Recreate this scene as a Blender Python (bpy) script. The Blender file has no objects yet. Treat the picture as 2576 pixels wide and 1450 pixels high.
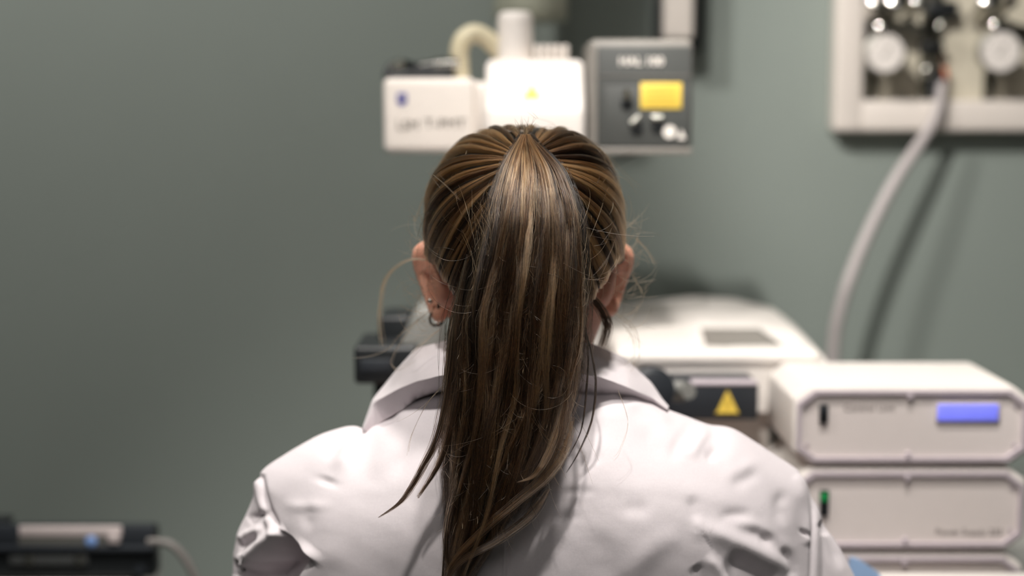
import bpy, bmesh, math, random
import numpy as np
from mathutils import Vector
random.seed(7); rng = np.random.default_rng(7)
sc = bpy.context.scene
COL = sc.collection

# ------------------------------------------------------------------ camera
CAMZ, PITCH, LENS, FPX = 1.32, math.radians(7.0), 50.0, 2576*50/36.0
cam = bpy.data.objects.new('camera', bpy.data.cameras.new('camera')); COL.objects.link(cam)
cam.location = (0, 0, CAMZ); cam.rotation_euler = (math.pi/2-PITCH, 0, 0)
cam.data.lens = LENS; cam.data.sensor_width = 36; cam.data.clip_start = .02
cam.data.dof.use_dof = True; cam.data.dof.focus_distance = 1.152; cam.data.dof.aperture_fstop = 2.0
sc.camera = cam
# ------------------------------------------------------------------ exposure
vs = sc.view_settings
vs.view_transform = 'Standard'; vs.look = 'None'; vs.gamma = 1; vs.use_curve_mapping = False
vs.exposure = 0.0
sc.cycles.use_denoising = True
sc.cycles.max_bounces = 8; sc.cycles.diffuse_bounces = 4; sc.cycles.glossy_bounces = 4
sc.cycles.transmission_bounces = 6; sc.cycles.caustics_reflective = False; sc.cycles.caustics_refractive = False
# ------------------------------------------------------------------ world
w = bpy.data.worlds.new('room_air'); sc.world = w; w.use_nodes = True
w.node_tree.nodes['Background'].inputs[0].default_value = (.75, .82, .85, 1)
w.node_tree.nodes['Background'].inputs[1].default_value = 0.12
# ------------------------------------------------------------------ lamps (ceiling spots of the room, plus an added fill)
def spot(name, loc, target, power, angle, size, col=(1, .95, .9), blend=.6):
    l = bpy.data.lights.new(name, 'SPOT'); l.energy = power; l.spot_size = math.radians(angle)
    l.spot_blend = blend; l.shadow_soft_size = size; l.color = col
    o = bpy.data.objects.new(name, l); COL.objects.link(o); o.location = loc
    o.rotation_euler = (Vector(target)-Vector(loc)).to_track_quat('-Z', 'Y').to_euler()
    return o
def area(name, loc, target, power, sx, sy, col=(1, .96, .92)):
    l = bpy.data.lights.new(name, 'AREA'); l.shape = 'RECTANGLE'; l.size = sx; l.size_y = sy; l.energy = power; l.color = col
    o = bpy.data.objects.new(name, l); COL.objects.link(o); o.location = loc
    o.rotation_euler = (Vector(target)-Vector(loc)).to_track_quat('-Z', 'Y').to_euler()
    return o
spot('ceiling_spot', (-.10, .36, 2.62), (0, 1.2, .95), 92, 50, .03)
spot('ceiling_spot', (.22, .95, 2.62), (.1, 1.25, 1.0), 100, 56, .05)
spot('ceiling_spot', (.16, 1.45, 2.62), (.02, 1.75, 1.3), 24, 40, .05)
spot('ceiling_spot', (-.38, .55, 2.62), (.86, 1.97, 1.36), 185, 39, .04)
spot('ceiling_spot', (-.85, .95, 2.62), (-.50, 2.25, 1.3), 90, 80, .06)
area('ceiling_fill', (0, -.6, 2.64), (0, .6, 1.0), 14, 1.6, 1.0)  # broad frontal fill added behind the camera

# ------------------------------------------------------------------ helpers
def W(px, py, Y):
    a = (px-1288)/FPX; b = (725-py)/FPX
    dy = math.cos(PITCH)+b*math.sin(PITCH); dz = -math.sin(PITCH)+b*math.cos(PITCH)
    t = Y/dy
    return Vector((a*t, Y, CAMZ+dz*t))
def proj(P):
    P = np.asarray(P); c, s = math.cos(PITCH), math.sin(PITCH)
    z = P[..., 2]-CAMZ; d = P[..., 1]*c-z*s; u = P[..., 1]*s+z*c
    return 1288+FPX*P[..., 0]/d, 725-FPX*u/d
def lin(c): return tuple(((v/255)/12.92 if v/255 <= .04045 else ((v/255+.055)/1.055)**2.4) for v in c)
MATS = {}
def mat(name, rgb, rough=.5, metal=0, var=.04, scale=60, bump=0, sss=0, coat=0, emit=0, trans=0):
    if name in MATS: return MATS[name]
    m = bpy.data.materials.new(name); m.use_nodes = True; nt = m.node_tree; N = nt.nodes; L = nt.links
    b = N['Principled BSDF']; c = lin(rgb)
    tc = N.new('ShaderNodeTexCoord'); nz = N.new('ShaderNodeTexNoise'); nz.inputs['Scale'].default_value = scale; nz.inputs['Detail'].default_value = 4
    L.new(tc.outputs['Object'], nz.inputs['Vector'])
    r = N.new('ShaderNodeValToRGB'); r.color_ramp.elements[0].position = .3; r.color_ramp.elements[1].position = .7
    r.color_ramp.elements[0].color = (*[v*(1-var) for v in c], 1); r.color_ramp.elements[1].color = (*[min(1, v*(1+var)) for v in c], 1)
    L.new(nz.outputs['Fac'], r.inputs['Fac']); L.new(r.outputs['Color'], b.inputs['Base Color'])
    b.inputs['Roughness'].default_value = rough; b.inputs['Metallic'].default_value = metal
    if bump:
        bp = N.new('ShaderNodeBump'); bp.inputs['Strength'].default_value = bump; bp.inputs['Distance'].default_value = .002
        L.new(nz.outputs['Fac'], bp.inputs['Height']); L.new(bp.outputs['Normal'], b.inputs['Normal'])
    if sss:
        b.inputs['Subsurface Weight'].default_value = sss; b.inputs['Subsurface Radius'].default_value = (1, .4, .25); b.inputs['Subsurface Scale'].default_value = .012
    if coat: b.inputs['Coat Weight'].default_value = coat
    if trans: b.inputs['Transmission Weight'].default_value = trans
    if emit:
        L.new(r.outputs['Color'], b.inputs['Emission Color']); b.inputs['Emission Strength'].default_value = emit
    MATS[name] = m; return m

class MB:
    def __init__(s): s.bm = bmesh.new()
    def box(s, a, b, bev=.002, seg=2):
        a, b = Vector(a), Vector(b); bm2 = bmesh.new(); bmesh.ops.create_cube(bm2, size=1)
        for v in bm2.verts:
            v.co = Vector(((a.x+b.x)/2+v.co.x*abs(b.x-a.x), (a.y+b.y)/2+v.co.y*abs(b.y-a.y), (a.z+b.z)/2+v.co.z*abs(b.z-a.z)))
        if bev: bmesh.ops.bevel(bm2, geom=bm2.edges[:], offset=bev, segments=seg, profile=.5, affect='EDGES')
        s.merge(bm2); return s
    def merge(s, bm2):
        me = bpy.data.meshes.new('tmp'); bm2.to_mesh(me); s.bm.from_mesh(me); bm2.free(); bpy.data.meshes.remove(me)
    def prism(s, poly, y0, y1, bev=0, seg=2, axis='Y'):
        """poly of (x,z) extruded along Y"""
        bm2 = bmesh.new(); f = (lambda p, y: (p[0], y, p[1])) if axis == 'Y' else ((lambda p, y: (y, p[0], p[1])) if axis == 'X' else (lambda p, y: (p[0], p[1], y)))
        A = [bm2.verts.new(f(p, y0)) for p in poly]; B = [bm2.verts.new(f(p, y1)) for p in poly]
        n = len(poly); bm2.faces.new(A); bm2.faces.new(B[::-1])
        for i in range(n): bm2.faces.new((A[i], B[i], B[(i+1) % n], A[(i+1) % n]))
        bmesh.ops.recalc_face_normals(bm2, faces=bm2.faces[:])
        if bev: bmesh.ops.bevel(bm2, geom=bm2.edges[:], offset=bev, segments=seg, profile=.5, affect='EDGES')
        s.merge(bm2); return s
    def tube(s, pts, r, n=12, caps=True):
        pts = [Vector(p) for p in pts]; rs = r if hasattr(r, '__len__') else [r]*len(pts)
        up = Vector((0, 0, 1)); rings = []; prev = None
        for i, p in enumerate(pts):
            t = (pts[min(i+1, len(pts)-1)]-pts[max(i-1, 0)]).normalized()
            if prev is None: a = t.cross(up if abs(t.z) < .9 else Vector((1, 0, 0))).normalized()
            else: a = (prev-t*prev.dot(t)).normalized()
            prev = a; b = t.cross(a)
            rings.append([s.bm.verts.new(p+(a*math.cos(k*2*math.pi/n)+b*math.sin(k*2*math.pi/n))*rs[i]) for k in range(n)])
        for i in range(len(rings)-1):
            for k in range(n): s.bm.faces.new((rings[i][k], rings[i][(k+1) % n], rings[i+1][(k+1) % n], rings[i+1][k]))
        if caps: s.bm.faces.new(rings[0][::-1]); s.bm.faces.new(rings[-1])
        return s
    def lathe(s, c, axis, prof, n=32):
        """prof: list of (dist along axis, radius)"""
        c = Vector(c); ax = Vector(axis).normalized()
        a = ax.cross(Vector((0, 0, 1)) if abs(ax.z) < .9 else Vector((1, 0, 0))).normalized(); b = ax.cross(a); rings = []
        for d, r in prof:
            rings.append([s.bm.verts.new(c+ax*d+(a*math.cos(k*2*math.pi/n)+b*math.sin(k*2*math.pi/n))*max(r, 1e-5)) for k in range(n)])
        for i in range(len(rings)-1):
            for k in range(n): s.bm.faces.new((rings[i][k], rings[i][(k+1) % n], rings[i+1][(k+1) % n], rings[i+1][k]))
        s.bm.faces.new(rings[0][::-1]); s.bm.faces.new(rings[-1]); return s
    def build(s, name, m, parent=None, smooth=True, label=None):
        bmesh.ops.recalc_face_normals(s.bm, faces=s.bm.faces[:])
        me = bpy.data.meshes.new(name); s.bm.to_mesh(me); s.bm.free()
        return link(name, me, m, parent, smooth, label)
def root_loc(p):
    v = Vector((0, 0, 0))
    while p is not None: v += p.location; p = p.parent
    return v
def link(name, me, m, parent=None, smooth=True, label=None):
    o = bpy.data.objects.new(name, me); COL.objects.link(o)
    if m: me.materials.append(m)
    if smooth and isinstance(me, bpy.types.Mesh):
        me.shade_smooth()
        me.set_sharp_from_angle(angle=math.radians(42))
    if parent is not None:
        o.parent = parent; off = root_loc(parent)
        if off.length > 0:
            from mathutils import Matrix
            me.transform(Matrix.Translation(-off))
    if label: o['label'] = label
    return o
def thing(name, label, cat, loc, group=None):
    o = bpy.data.objects.new(name, None); COL.objects.link(o); o.location = loc; o.empty_display_size = .05
    o['label'] = label; o['category'] = cat
    if group: o['group'] = group
    return o
def tag(o, label, cat, group=None):
    o['label'] = label; o['category'] = cat
    if group: o['group'] = group
    return o
def struct(o): o['kind'] = 'structure'; return o
def text(name, body, loc, size, m, parent, align='CENTER', sx=1.0, bold=0.0, label=None):
    c = bpy.data.curves.new(name, 'FONT'); c.body = body; c.size = size; c.align_x = align; c.align_y = 'CENTER'; c.extrude = .0004; c.offset = bold
    tmp = bpy.data.objects.new('tmp', c); COL.objects.link(tmp); bpy.context.view_layer.update()
    me = bpy.data.meshes.new_from_object(tmp.evaluated_get(bpy.context.evaluated_depsgraph_get())); bpy.data.objects.remove(tmp); bpy.data.curves.remove(c)
    o = bpy.data.objects.new(name, me); COL.objects.link(o); me.materials.clear(); me.materials.append(m); me.name = name
    o.rotation_euler = (math.pi/2, 0, 0); o.scale = (sx, 1, 1)
    o.location = Vector(loc)-root_loc(parent); o.parent = parent
    if label: o['label'] = label
    return o
def rect(px0, py0, px1, py1, Y0, Y1, bev=.002, seg=2, mb=None):
    a = W(px0, (py0+py1)/2, Y0); b = W(px1, (py0+py1)/2, Y0); t = W((px0+px1)/2, py0, Y0); u = W((px0+px1)/2, py1, Y0)
    return (mb or MB()).box((a.x, Y0, u.z), (b.x, Y1, t.z), bev, seg)
def spl(pts, n, closed=False):
    """Catmull-Rom through points (any dim)"""
    P = np.array(pts, float); m = len(P); out = []
    T = np.linspace(0, m if closed else m-1, n, endpoint=not closed)
    for t in T:
        i = min(int(t), m-1 if closed else m-2); f = t-i
        g = (lambda k: P[k % m]) if closed else (lambda k: P[min(max(k, 0), m-1)])
        p0, p1, p2, p3 = g(i-1), g(i), g(i+1), g(i+2)
        out.append(.5*((2*p1)+(-p0+p2)*f+(2*p0-5*p1+4*p2-p3)*f*f+(-p0+3*p1-3*p2+p3)*f**3))
    return np.array(out)
def gridmesh(name, P, closed_u=False, closed_v=False):
    nu, nv = P.shape[:2]; idx = np.arange(nu*nv).reshape(nu, nv)
    a = idx; 
    if closed_u: a = np.vstack([a, a[:1]])
    if closed_v: a = np.hstack([a, a[:, :1]])
    F = np.stack([a[:-1, :-1], a[1:, :-1], a[1:, 1:], a[:-1, 1:]], -1).reshape(-1, 4)
    return P.reshape(-1, 3), F
def mesh_from(name, V, F):
    me = bpy.data.meshes.new(name); me.from_pydata(np.asarray(V).tolist(), [], np.asarray(F).tolist()); me.update(); return me

# ------------------------------------------------------------------ materials
M_wall = mat('wall_paint', (135, 144, 138), .75, var=.03, scale=3, bump=.02)
M_white = mat('white_enamel', (226, 220, 214), .42, var=.015, scale=20)
M_white2 = mat('warm_white_plastic', (222, 214, 206), .5, var=.02, scale=25)
M_lav = mat('bezel_lilac_grey', (186, 176, 182), .45, var=.03)
M_front = mat('panel_pale', (218, 209, 205), .5, var=.01)
M_dark = mat('charcoal_metal', (72, 74, 72), .5, var=.05, scale=200, bump=.05)
M_dark2 = mat('charcoal_light', (128, 124, 118), .45, var=.05)
M_black = mat('black_plastic', (26, 29, 31), .4, var=.1)
M_black2 = mat('blue_black_plate', (38, 42, 47), .45, var=.05)
M_yellow = mat('yellow_label', (232, 200, 84), .5, var=.04)
M_ink = mat('grey_ink', (70, 66, 58), .6)
M_ink2 = mat('dim_ink', (92, 86, 78), .6)
M_inkp = mat('pale_ink', (150, 143, 140), .6)
M_print = mat('white_print', (232, 226, 218), .5)
M_chrome = mat('chrome', (220, 218, 212), .14, 1, var=.03)
M_steel = mat('brushed_steel', (176, 176, 168), .32, 1, var=.06, scale=40)
M_cream = mat('cream_hose_rubber', (214, 205, 176), .55, var=.04)
M_hose = mat('pale_grey_hose', (186, 179, 178), .45, var=.03)
M_grey = mat('mid_grey_plastic', (120, 120, 116), .5)
M_beige = mat('beige_board', (206, 199, 180), .6, var=.02, scale=8)
M_orange = mat('orange_plastic', (232, 120, 66), .45)
M_lcd = mat('blue_lcd', (118, 124, 238), .25, var=.03, emit=.55)
M_green = mat('green_switch_lamp', (20, 120, 62), .3, emit=.25)
M_blue = mat('blue_emblem', (66, 70, 150), .45)
M_led = mat('blue_lens', (110, 140, 190), .3)
M_skin = mat('skin', (224, 166, 142), .5, var=.06, scale=90, sss=.25)
M_desk = mat('desk_laminate', (150, 150, 146), .45, var=.03)
M_floor = mat('floor_vinyl', (110, 112, 110), .5, var=.05, scale=5)
M_ceil = mat('ceiling_paint', (120, 122, 120), .8, var=.02)
M_trouser = mat('dark_denim', (40, 46, 62), .8, var=.1, scale=150)
M_lblue = mat('pale_blue_film', (164, 196, 236), .4, var=.03)
M_glass = mat('smoked_window', (132, 126, 120), .3, var=.04)

# ------------------------------------------------------------------ room shell
WY = 2.25
struct(MB().box((-3, WY, 0), (3, WY+.1, 2.7), 0).build('wall_back', M_wall, None, False))
struct(MB().box((-3.1, -2.5, 0), (-3, WY+.1, 2.7), 0).build('wall_left', M_wall, None, False))
struct(MB().box((3, -2.5, 0), (3.1, WY+.1, 2.7), 0).build('wall_right', M_wall, None, False))
struct(MB().box((-3.1, -2.6, 0), (3.1, -2.5, 2.7), 0).build('wall_rear', M_wall, None, False))
struct(MB().box((-3.1, -2.6, -.1), (3.1, WY+.1, 0), 0).build('floor', M_floor, None, False))
struct(MB().box((-3.1, -2.6, 2.7), (3.1, WY+.1, 2.8), 0).build('ceiling', M_ceil, None, False))

# ------------------------------------------------------------------ desk
DZ = .745
desk = thing('desk', 'grey laboratory desk under the microscope and the control boxes', 'desk', (.45, 1.8, 0))
MB().box((-.2, 1.40, DZ-.03), (1.1, WY-.005, DZ), .003).build('desk_top', M_desk, desk)
for x, y in ((-.17, 1.55), (1.03, 1.55), (-.17, 2.15), (1.03, 2.15)):
    MB().box((x, y, 0), (x+.05, y+.05, DZ-.03), .003).build('leg', M_steel, desk)
ped = thing('pedestal', 'narrow grey pedestal cabinet carrying the black recorder', 'pedestal', (-.56, 1.82, 0))
MB().box((-.70, 1.69, .02), (-.47, 1.85, DZ), .004).build('cabinet', M_desk, ped)
MB().box((-.695, 1.678, .1), (-.475, 1.692, DZ-.03), .003).build('door', M_grey, ped)

# ------------------------------------------------------------------ microscope
mic = thing('microscope', 'white research microscope with detector, lamp house and eyepieces in front of the person', 'microscope', (.02, 1.85, DZ))
MB().box((-.13, 1.60, DZ), (.10, 2.08, DZ+.06), .012, 3).build('base', M_white, mic)
MB().box((-.05, 1.86, DZ+.05), (.09, 2.02, 1.36), .015, 3).build('pillar', M_white, mic)
MB().box((-.06, 1.80, 1.30), (.19, 1.90, 1.36), .012, 3).build('crossbar', M_white2, mic)
MB().box((-.07, 1.58, 1.01), (.10, 1.88, 1.10), .02, 3).build('head_tube', M_white, mic)
# detector box
YD = 1.75
det = rect(964, 196, 1196, 384, YD, YD+.13, .008, 4).build('detector_box', M_white2, mic, label='boxy off-white detector with a blue emblem')
e0 = W(998, 234, YD); e1 = W(1024, 262, YD); sx = e1.x-e0.x; sz = e0.z-e1.z
poly = [(e0.x, e0.z), (e1.x, e0.z)]+[(e1.x-sx*k/10, e1.z-.25*sz*math.sin(math.pi*k/10)+.12*sz) for k in range(11)]
emb = MB().prism(poly, YD-.0008, YD+.001).build('emblem', M_blue, det, False)
c = W(1011, 247, YD-.0014); text('lettering', 'ZEISS', c, .0040, M_print, det, bold=.0001)
text('lettering', 'LSM', W(1026, 316, YD-.0004), .0165, M_ink2, det, sx=1.0)
text('lettering', 'T-PMT', W(1120, 312, YD-.0004), .0165, M_ink2, det, sx=1.1)
rect(1190, 208, 1246, 352, YD+.012, YD+.09, .006, 3).build('coupling', M_white, mic)
# dark loom and plugs on top of the detector
zt = W(1080, 196, YD).z
p0 = W(972, 186, YD+.05)
MB().tube(spl([W(974, 200, YD+.045), W(980, 172, YD+.05), W(1010, 160, YD+.06), W(1050, 168, YD+.07), W(1100, 160, YD+.07)], 30), .0055).build('cable', M_black, mic)
MB().tube(spl([W(985, 196, YD+.03), W(1030, 186, YD+.035), W(1090, 178, YD+.05), W(1140, 186, YD+.05)], 20), .006).build('cable', M_black, mic)
MB().lathe(W(1055, 166, YD+.06), (1, 0, .12), [(0, .004), (.001, .006), (.018, .006), (.019, .0075), (.022, .0075)], 20).build('plug', M_chrome, mic)
MB().lathe(W(1092, 163, YD+.05), (1, 0, .05), [(0, .006), (.001, .009), (.024, .009), (.025, .007), (.03, .007)], 20).build('plug', M_chrome, mic)
MB().lathe(W(985, 172, YD+.04), (.9, -.3, .35), [(0, .004), (.001, .0065), (.016, .0065), (.017, .004)], 20).build('plug', M_steel, mic)
rect(975, 176, 1140, 200, YD+.03, YD+.11, .004).build('connector_block', M_black, mic)
# cream ribbed hose from detector to lamp tube
hp = spl([W(1158, 206, YD+.06), W(1156, 160, YD+.06), W(1156, 122, YD+.06), W(1170, 95, YD+.065), W(1195, 84, YD+.07), W(1225, 98, YD+.075), W(1250, 122, YD+.08), W(1285, 158, YD+.085)], 90)
rr = [.0117+.0009*math.sin(i*2.1) if i < 34 else .0117 for i in range(90)]
MB().tube(hp, rr, 20).build('hose', M_cream, mic)
# illuminator head : sloping upper face, upright lower face
YI = 1.72
xl, xr = W(1220, 240, YI).x, W(1474, 240, YI).x
zt_, zm, zb = W(1347, 150, YI+.05).z, W(1347, 274, YI).z, W(1347, 390, YI).z
ih = MB().prism([(YI+.045, zt_), (YI+.16, zt_), (YI+.16, zb), (YI, zb), (YI, zm)], xl, xr, .009, 4, axis='X').build('illuminator_head', M_white, mic)
def sloped(px, py, off=.0012):
    # point on the sloping face of the illuminator head
    n = Vector((0, -(zt_-zm), .045)).normalized()
    d0 = W(px, py, 1.0)-Vector((0, 0, CAMZ)); q = Vector((0, YI, zm))
    t = (q-Vector((0, 0, CAMZ))).dot(n)/d0.dot(n)
    return Vector((0, 0, CAMZ))+d0*t+n*off
def polyplate(name, pts, th, m, parent, label=None):
    bm = bmesh.new(); V = [bm.verts.new(p) for p in pts]; f = bm.faces.new(V); f.normal_update()
    n = f.normal.copy()
    if n.y > 0: n = -n
    r = bmesh.ops.extrude_face_region(bm, geom=[f]); 
    for v in r['geom']:
        if isinstance(v, bmesh.types.BMVert): v.co += n*th
    mb = MB(); mb.merge(bm); return mb.build(name, m, parent, False, label)
ws = polyplate('warning_sign', [sloped(1314, 250), sloped(1362, 250), sloped(1338, 212)], .0008, M_yellow, ih, 'yellow triangular warning sign')
polyplate('radiation_mark', [sloped(1326, 246, .0022), sloped(1334, 246, .0022), sloped(1330, 238, .0022)], .0004, M_ink, ih)
polyplate('radiation_mark', [sloped(1342, 246, .0022), sloped(1350, 246, .0022), sloped(1346, 238, .0022)], .0004, M_ink, ih)
polyplate('radiation_mark', [sloped(1334, 233, .0022), sloped(1342, 233, .0022), sloped(1338, 225, .0022)], .0004, M_ink, ih)
# lamp tube above head
a = W(1296, 30, YI+.1); b = W(1296, 155, YI+.1); rt = W(1340, 90, YI+.1).x-a.x
ht = a.z-b.z
MB().lathe((a.x, YI+.1, b.z-.01), (0, 0, 1), [(0, rt), (ht-.012+.01, rt), (ht-.005+.01, rt*.96), (ht-.0015+.01, rt*.87), (ht+.01, rt*.72)], 40).build('lamp_tube', M_white, mic)
for k in range(5):
    x = 1350+k*18
    p = W(x, 122, YI+.09); q = W(x, 158, YI+.09)
    MB().box((p.x-.0038, YI+.065, q.z-.006), (p.x+.0038, YI+.12, p.z+.004), .0032, 3).build('cooling_fin', M_white2, mic)
# lamp house
YH = 1.72
lh = rect(1480, 98, 1744, 380, YH+.004, YH+.15, .009, 4).build('lamp_house', M_dark2, mic, label='dark grey lamp house with a yellow label')
rect(1502, 116, 1740, 374, YH, YH+.012, .003, 2).build('front_plate', M_dark, lh)
rect(1500, 372, 1742, 388, YH-.004, YH+.02, .002).build('lower_lip', M_dark2, lh)
rect(1506, 189, 1738, 191.5, YH-.0008, YH+.004, 0).build('groove', M_dark2, lh)
rect(1520, 216, 1736, 370, YH-.0018, YH+.004, .0012).build('inner_plate', M_dark, lh)
text('lettering', 'HAL 100', W(1613, 155, YH-.0006), .0135, M_print, lh, sx=1.08, bold=.0004)
rect(1611, 208, 1715, 274, YH-.0030, YH-.0015, .0006).build('yellow_label', M_yellow, lh)
for k in range(4): rect(1626, 222+k*12, 1700, 225+k*12, YH-.0034, YH-.0028, 0).build('print_line', mat('label_ink', (196, 160, 60), .6), lh)
for (x, y, ang) in ((1575, 238, 90), (1599, 302, 42), (1652, 296, 0)):
    p = W(x, y, YH-.006); d = Vector((math.cos(math.radians(ang)), 0, math.sin(math.radians(ang))))
    k = MB().lathe(W(x+2, y+22, YH-.0018), (0, -1, 0), [(0, .0075), (.002, .0075), (.0026, .006)], 24).build('socket', M_black, lh)
    MB().tube([p-d*.0075, p-d*.006, p+d*.006, p+d*.0075], [.001, .0034, .0034, .001], 12).build('key', M_steel, lh)
MB().lathe(W(1684, 332, YH-.0018), (0, -1, 0), [(0, .0075), (.001, .0075)], 28).build('mark', M_print, lh)
polyplate('mark', [W(1704, 350, YH-.002), W(1724, 350, YH-.002), W(1714, 326, YH-.002)], .0008, M_print, lh)
MB().tube(spl([W(1535, 416, YH+.06), W(1570, 400, YH+.05), W(1600, 386, YH+.05)], 12), .0016, 8).build('cord', M_black, lh)
# eyepiece unit, camera blocks at the left of the head
MB().prism([(W(1000, 912, 1.56).x, W(1000, 930, 1.56).z), (W(1000, 880, 1.56).x, W(1000, 885, 1.56).z), (W(1035, 800, 1.56).x, W(1040, 795, 1.56).z), (W(1050, 780, 1.56).x, W(1050, 778, 1.56).z), (W(1110, 770, 1.56).x, W(1100, 778, 1.56).z), (W(1110, 900, 1.56).x, W(1100, 930, 1.56).z)], 1.56, 1.66, .006, 3).build('binocular_body', M_grey, mic)
rect(890, 872, 1052, 968, 1.54, 1.64, .005, 3).build('camera_block', M_black, mic)
rect(905, 905, 985, 940, 1.538, 1.55, .002).build('camera_plate', M_black2, mic)
rect(952, 797, 1032, 880, 1.60, 1.68, .004, 3).build('camera_mount', M_black, mic)
rect(940, 960, 1200, 1180, 1.62, 1.74, .006, 3).build('stage', M_black, mic)
for s in (-1, 1):
    MB().lathe((.011+s*.032, 1.50, 1.05), (0, -1, .25), [(-.1, .016), (0, .016), (.001, .019), (.03, .019), (.032, .015)], 28).build('eyepiece', M_black, mic)
MB().box((-.045, 1.5, 1.03), (.067, 1.6, 1.09), .01, 3).build('eyepiece_carrier', M_white2, mic)
# focus controls and stage clamp seen right of the collar
MB().lathe(W(1632, 975, 1.56), (.2, -1, .1), [(0, .024), (.018, .024), (.02, .02), (.034, .02), (.036, .012)], 28).build('focus_knob', M_black2, mic)
MB().lathe(W(1700, 985, 1.56), (.4, -1, .2), [(0, .012), (.012, .012), (.014, .009), (.03, .009)], 24).build('clamp_knob', M_grey, mic)
rect(1590, 965, 1656, 1100, 1.565, 1.655, .006, 3).build('stage_block', M_black2, mic)

# ------------------------------------------------------------------ large white scanner unit
YS = 1.66
su = thing('scanner_unit', 'large white bench scanner with a dark lid window behind the right shoulder', 'scanner', (.25, 1.85, DZ))
xl, xr = W(1545, 900, YS).x, W(2098, 900, YS).x
zl = W(1800, 893, YS).z
def loft(name, secs, m, parent, bev=0, label=None):
    bm = bmesh.new(); R = [[bm.verts.new(p) for p in q] for q in secs]; n = len(R[0])
    for A, B in zip(R[:-1], R[1:]):
        for i in range(n): bm.faces.new((A[i], A[(i+1) % n], B[(i+1) % n], B[i]))
    bm.faces.new(R[0]); bm.faces.new(R[-1][::-1]); mb = MB(); mb.merge(bm); return mb.build(name, m, parent, True, label)
fx = [0, .02, .08, .14, .20, .255, .275]; wd_ = xr-xl
back = [-.006, .004, .014, .0215, .018, .004, -.012]; front = [-.003, 0, 0, .001, 0, -.002, -.012]
def lid_z(x, y):
    u = np.clip((y-YS)/.4, 0, 1); k = (x-xl)/wd_*.275
    return zl+(1-u)*np.interp(k, fx, front)+u*np.interp(k, fx, back)
secs = []
for yy in np.linspace(YS+.004, 2.08, 12):
    ins = .012*max(0, 1-(2.08-yy)/.03)+.004*max(0, 1-(yy-YS-.004)/.01)
    kk_ = np.concatenate([[0, .004, .012], np.linspace(.02, .245, 22), [.255, .264, .271, .275]])
    tp = [(xl+k/.275*(wd_+.016*min(1, (yy-YS)/.3)), yy, float(lid_z(xl+k/.275*wd_, yy))-ins-(.006 if k == 0 or k == .275 else 0)) for k in kk_]
    secs.append(tp+[(xr, yy, zl-.07), (xl, yy, zl-.07)])
loft('lid', secs, M_white, su)
z2 = W(1800, 922, YS).z
MB().box((xl, YS, z2), (W(2062, 900, YS).x, YS+.05, zl+.004), .006, 3).build('lid_lip', M_white, su)
MB().box((xl+.02, YS+.025, DZ+.01), (W(2000, 900, YS).x, 2.06, z2+.01), .012, 3).build('housing', M_white2, su)
# window let into the lid
def onz(px, py):
    z = zl+.01
    for _ in range(12):
        d = W(px, py, 1.0)-Vector((0, 0, CAMZ)); t = (z-CAMZ)/d.z; p = Vector((0, 0, CAMZ))+d*t; z = float(lid_z(p.x, p.y))
    return p
def lid_patch(name, c4, off, m, parent, label=None, n=10):
    P = np.zeros((n, n, 3))
    for i in range(n):
        for j in range(n):
            u, v = i/(n-1), j/(n-1)
            bx = (c4[0][0]*(1-u)+c4[1][0]*u)*(1-v)+(c4[3][0]*(1-u)+c4[2][0]*u)*v; by = (c4[0][1]*(1-u)+c4[1][1]*u)*(1-v)+(c4[3][1]*(1-u)+c4[2][1]*u)*v
            p = onz(bx, by); P[i, j] = (p.x, p.y, p.z+off)
    V, F = gridmesh(name, P); me = mesh_from(name, V, F); o = link(name, me, m, parent, True, label)
    md = o.modifiers.new('thick', 'SOLIDIFY'); md.thickness = .003; md.offset = -1; return o
lid_patch('window', [(1780, 888), (1992, 888), (1910, 829), (1763, 829)], .0012, M_glass, su, 'dark smoked window')
lid_patch('lid_seam', [(1590, 880), (1700, 880), (1698, 873), (1594, 873)], .0008, M_lav, su)
# black module with yellow triangle
YM = 1.60
bmod = rect(1660, 964, 1908, 1058, YM, YS+.05, .003, 2).build('front_module', M_black2, su, label='black module with a yellow warning triangle')
rect(1740, 962, 1906, 970, YM-.001, YM+.02, .001).build('module_edge', M_lav, bmod)
polyplate('warning_triangle', [W(1798, 1040, YM-.0005), W(1804, 1036, YM-.0005), W(1828, 985, YM-.0005), W(1832, 985, YM-.0005), W(1856, 1036, YM-.0005), W(1860, 1040, YM-.0005)], .0008, M_yellow, bmod)
polyplate('warning_mark', [W(1826, 1025, YM-.0015), W(1834, 1025, YM-.0015), W(1832, 1002, YM-.0015), W(1828, 1002, YM-.0015)], .0004, mat('sign_ink', (168, 140, 50), .6), bmod)
for k in range(7):
    rect(1917+k*7, 992, 1920.5+k*7, 1022, YS+.021, YS+.03, .0005).build('vent_slot', M_lav, su)
rect(1930, 1040, 1985, 1130, YS+.022, YS+.04, .006).build('recess', M_grey, su)
MB().tube(spl([W(1925, 1148, 1.671), W(1955, 1152, 1.671), W(1985, 1168, 1.671), W(1998, 1210, 1.671), W(1996, 1300, 1.671)], 24), .0095, 14).build('side_duct', M_white2, su)

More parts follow.
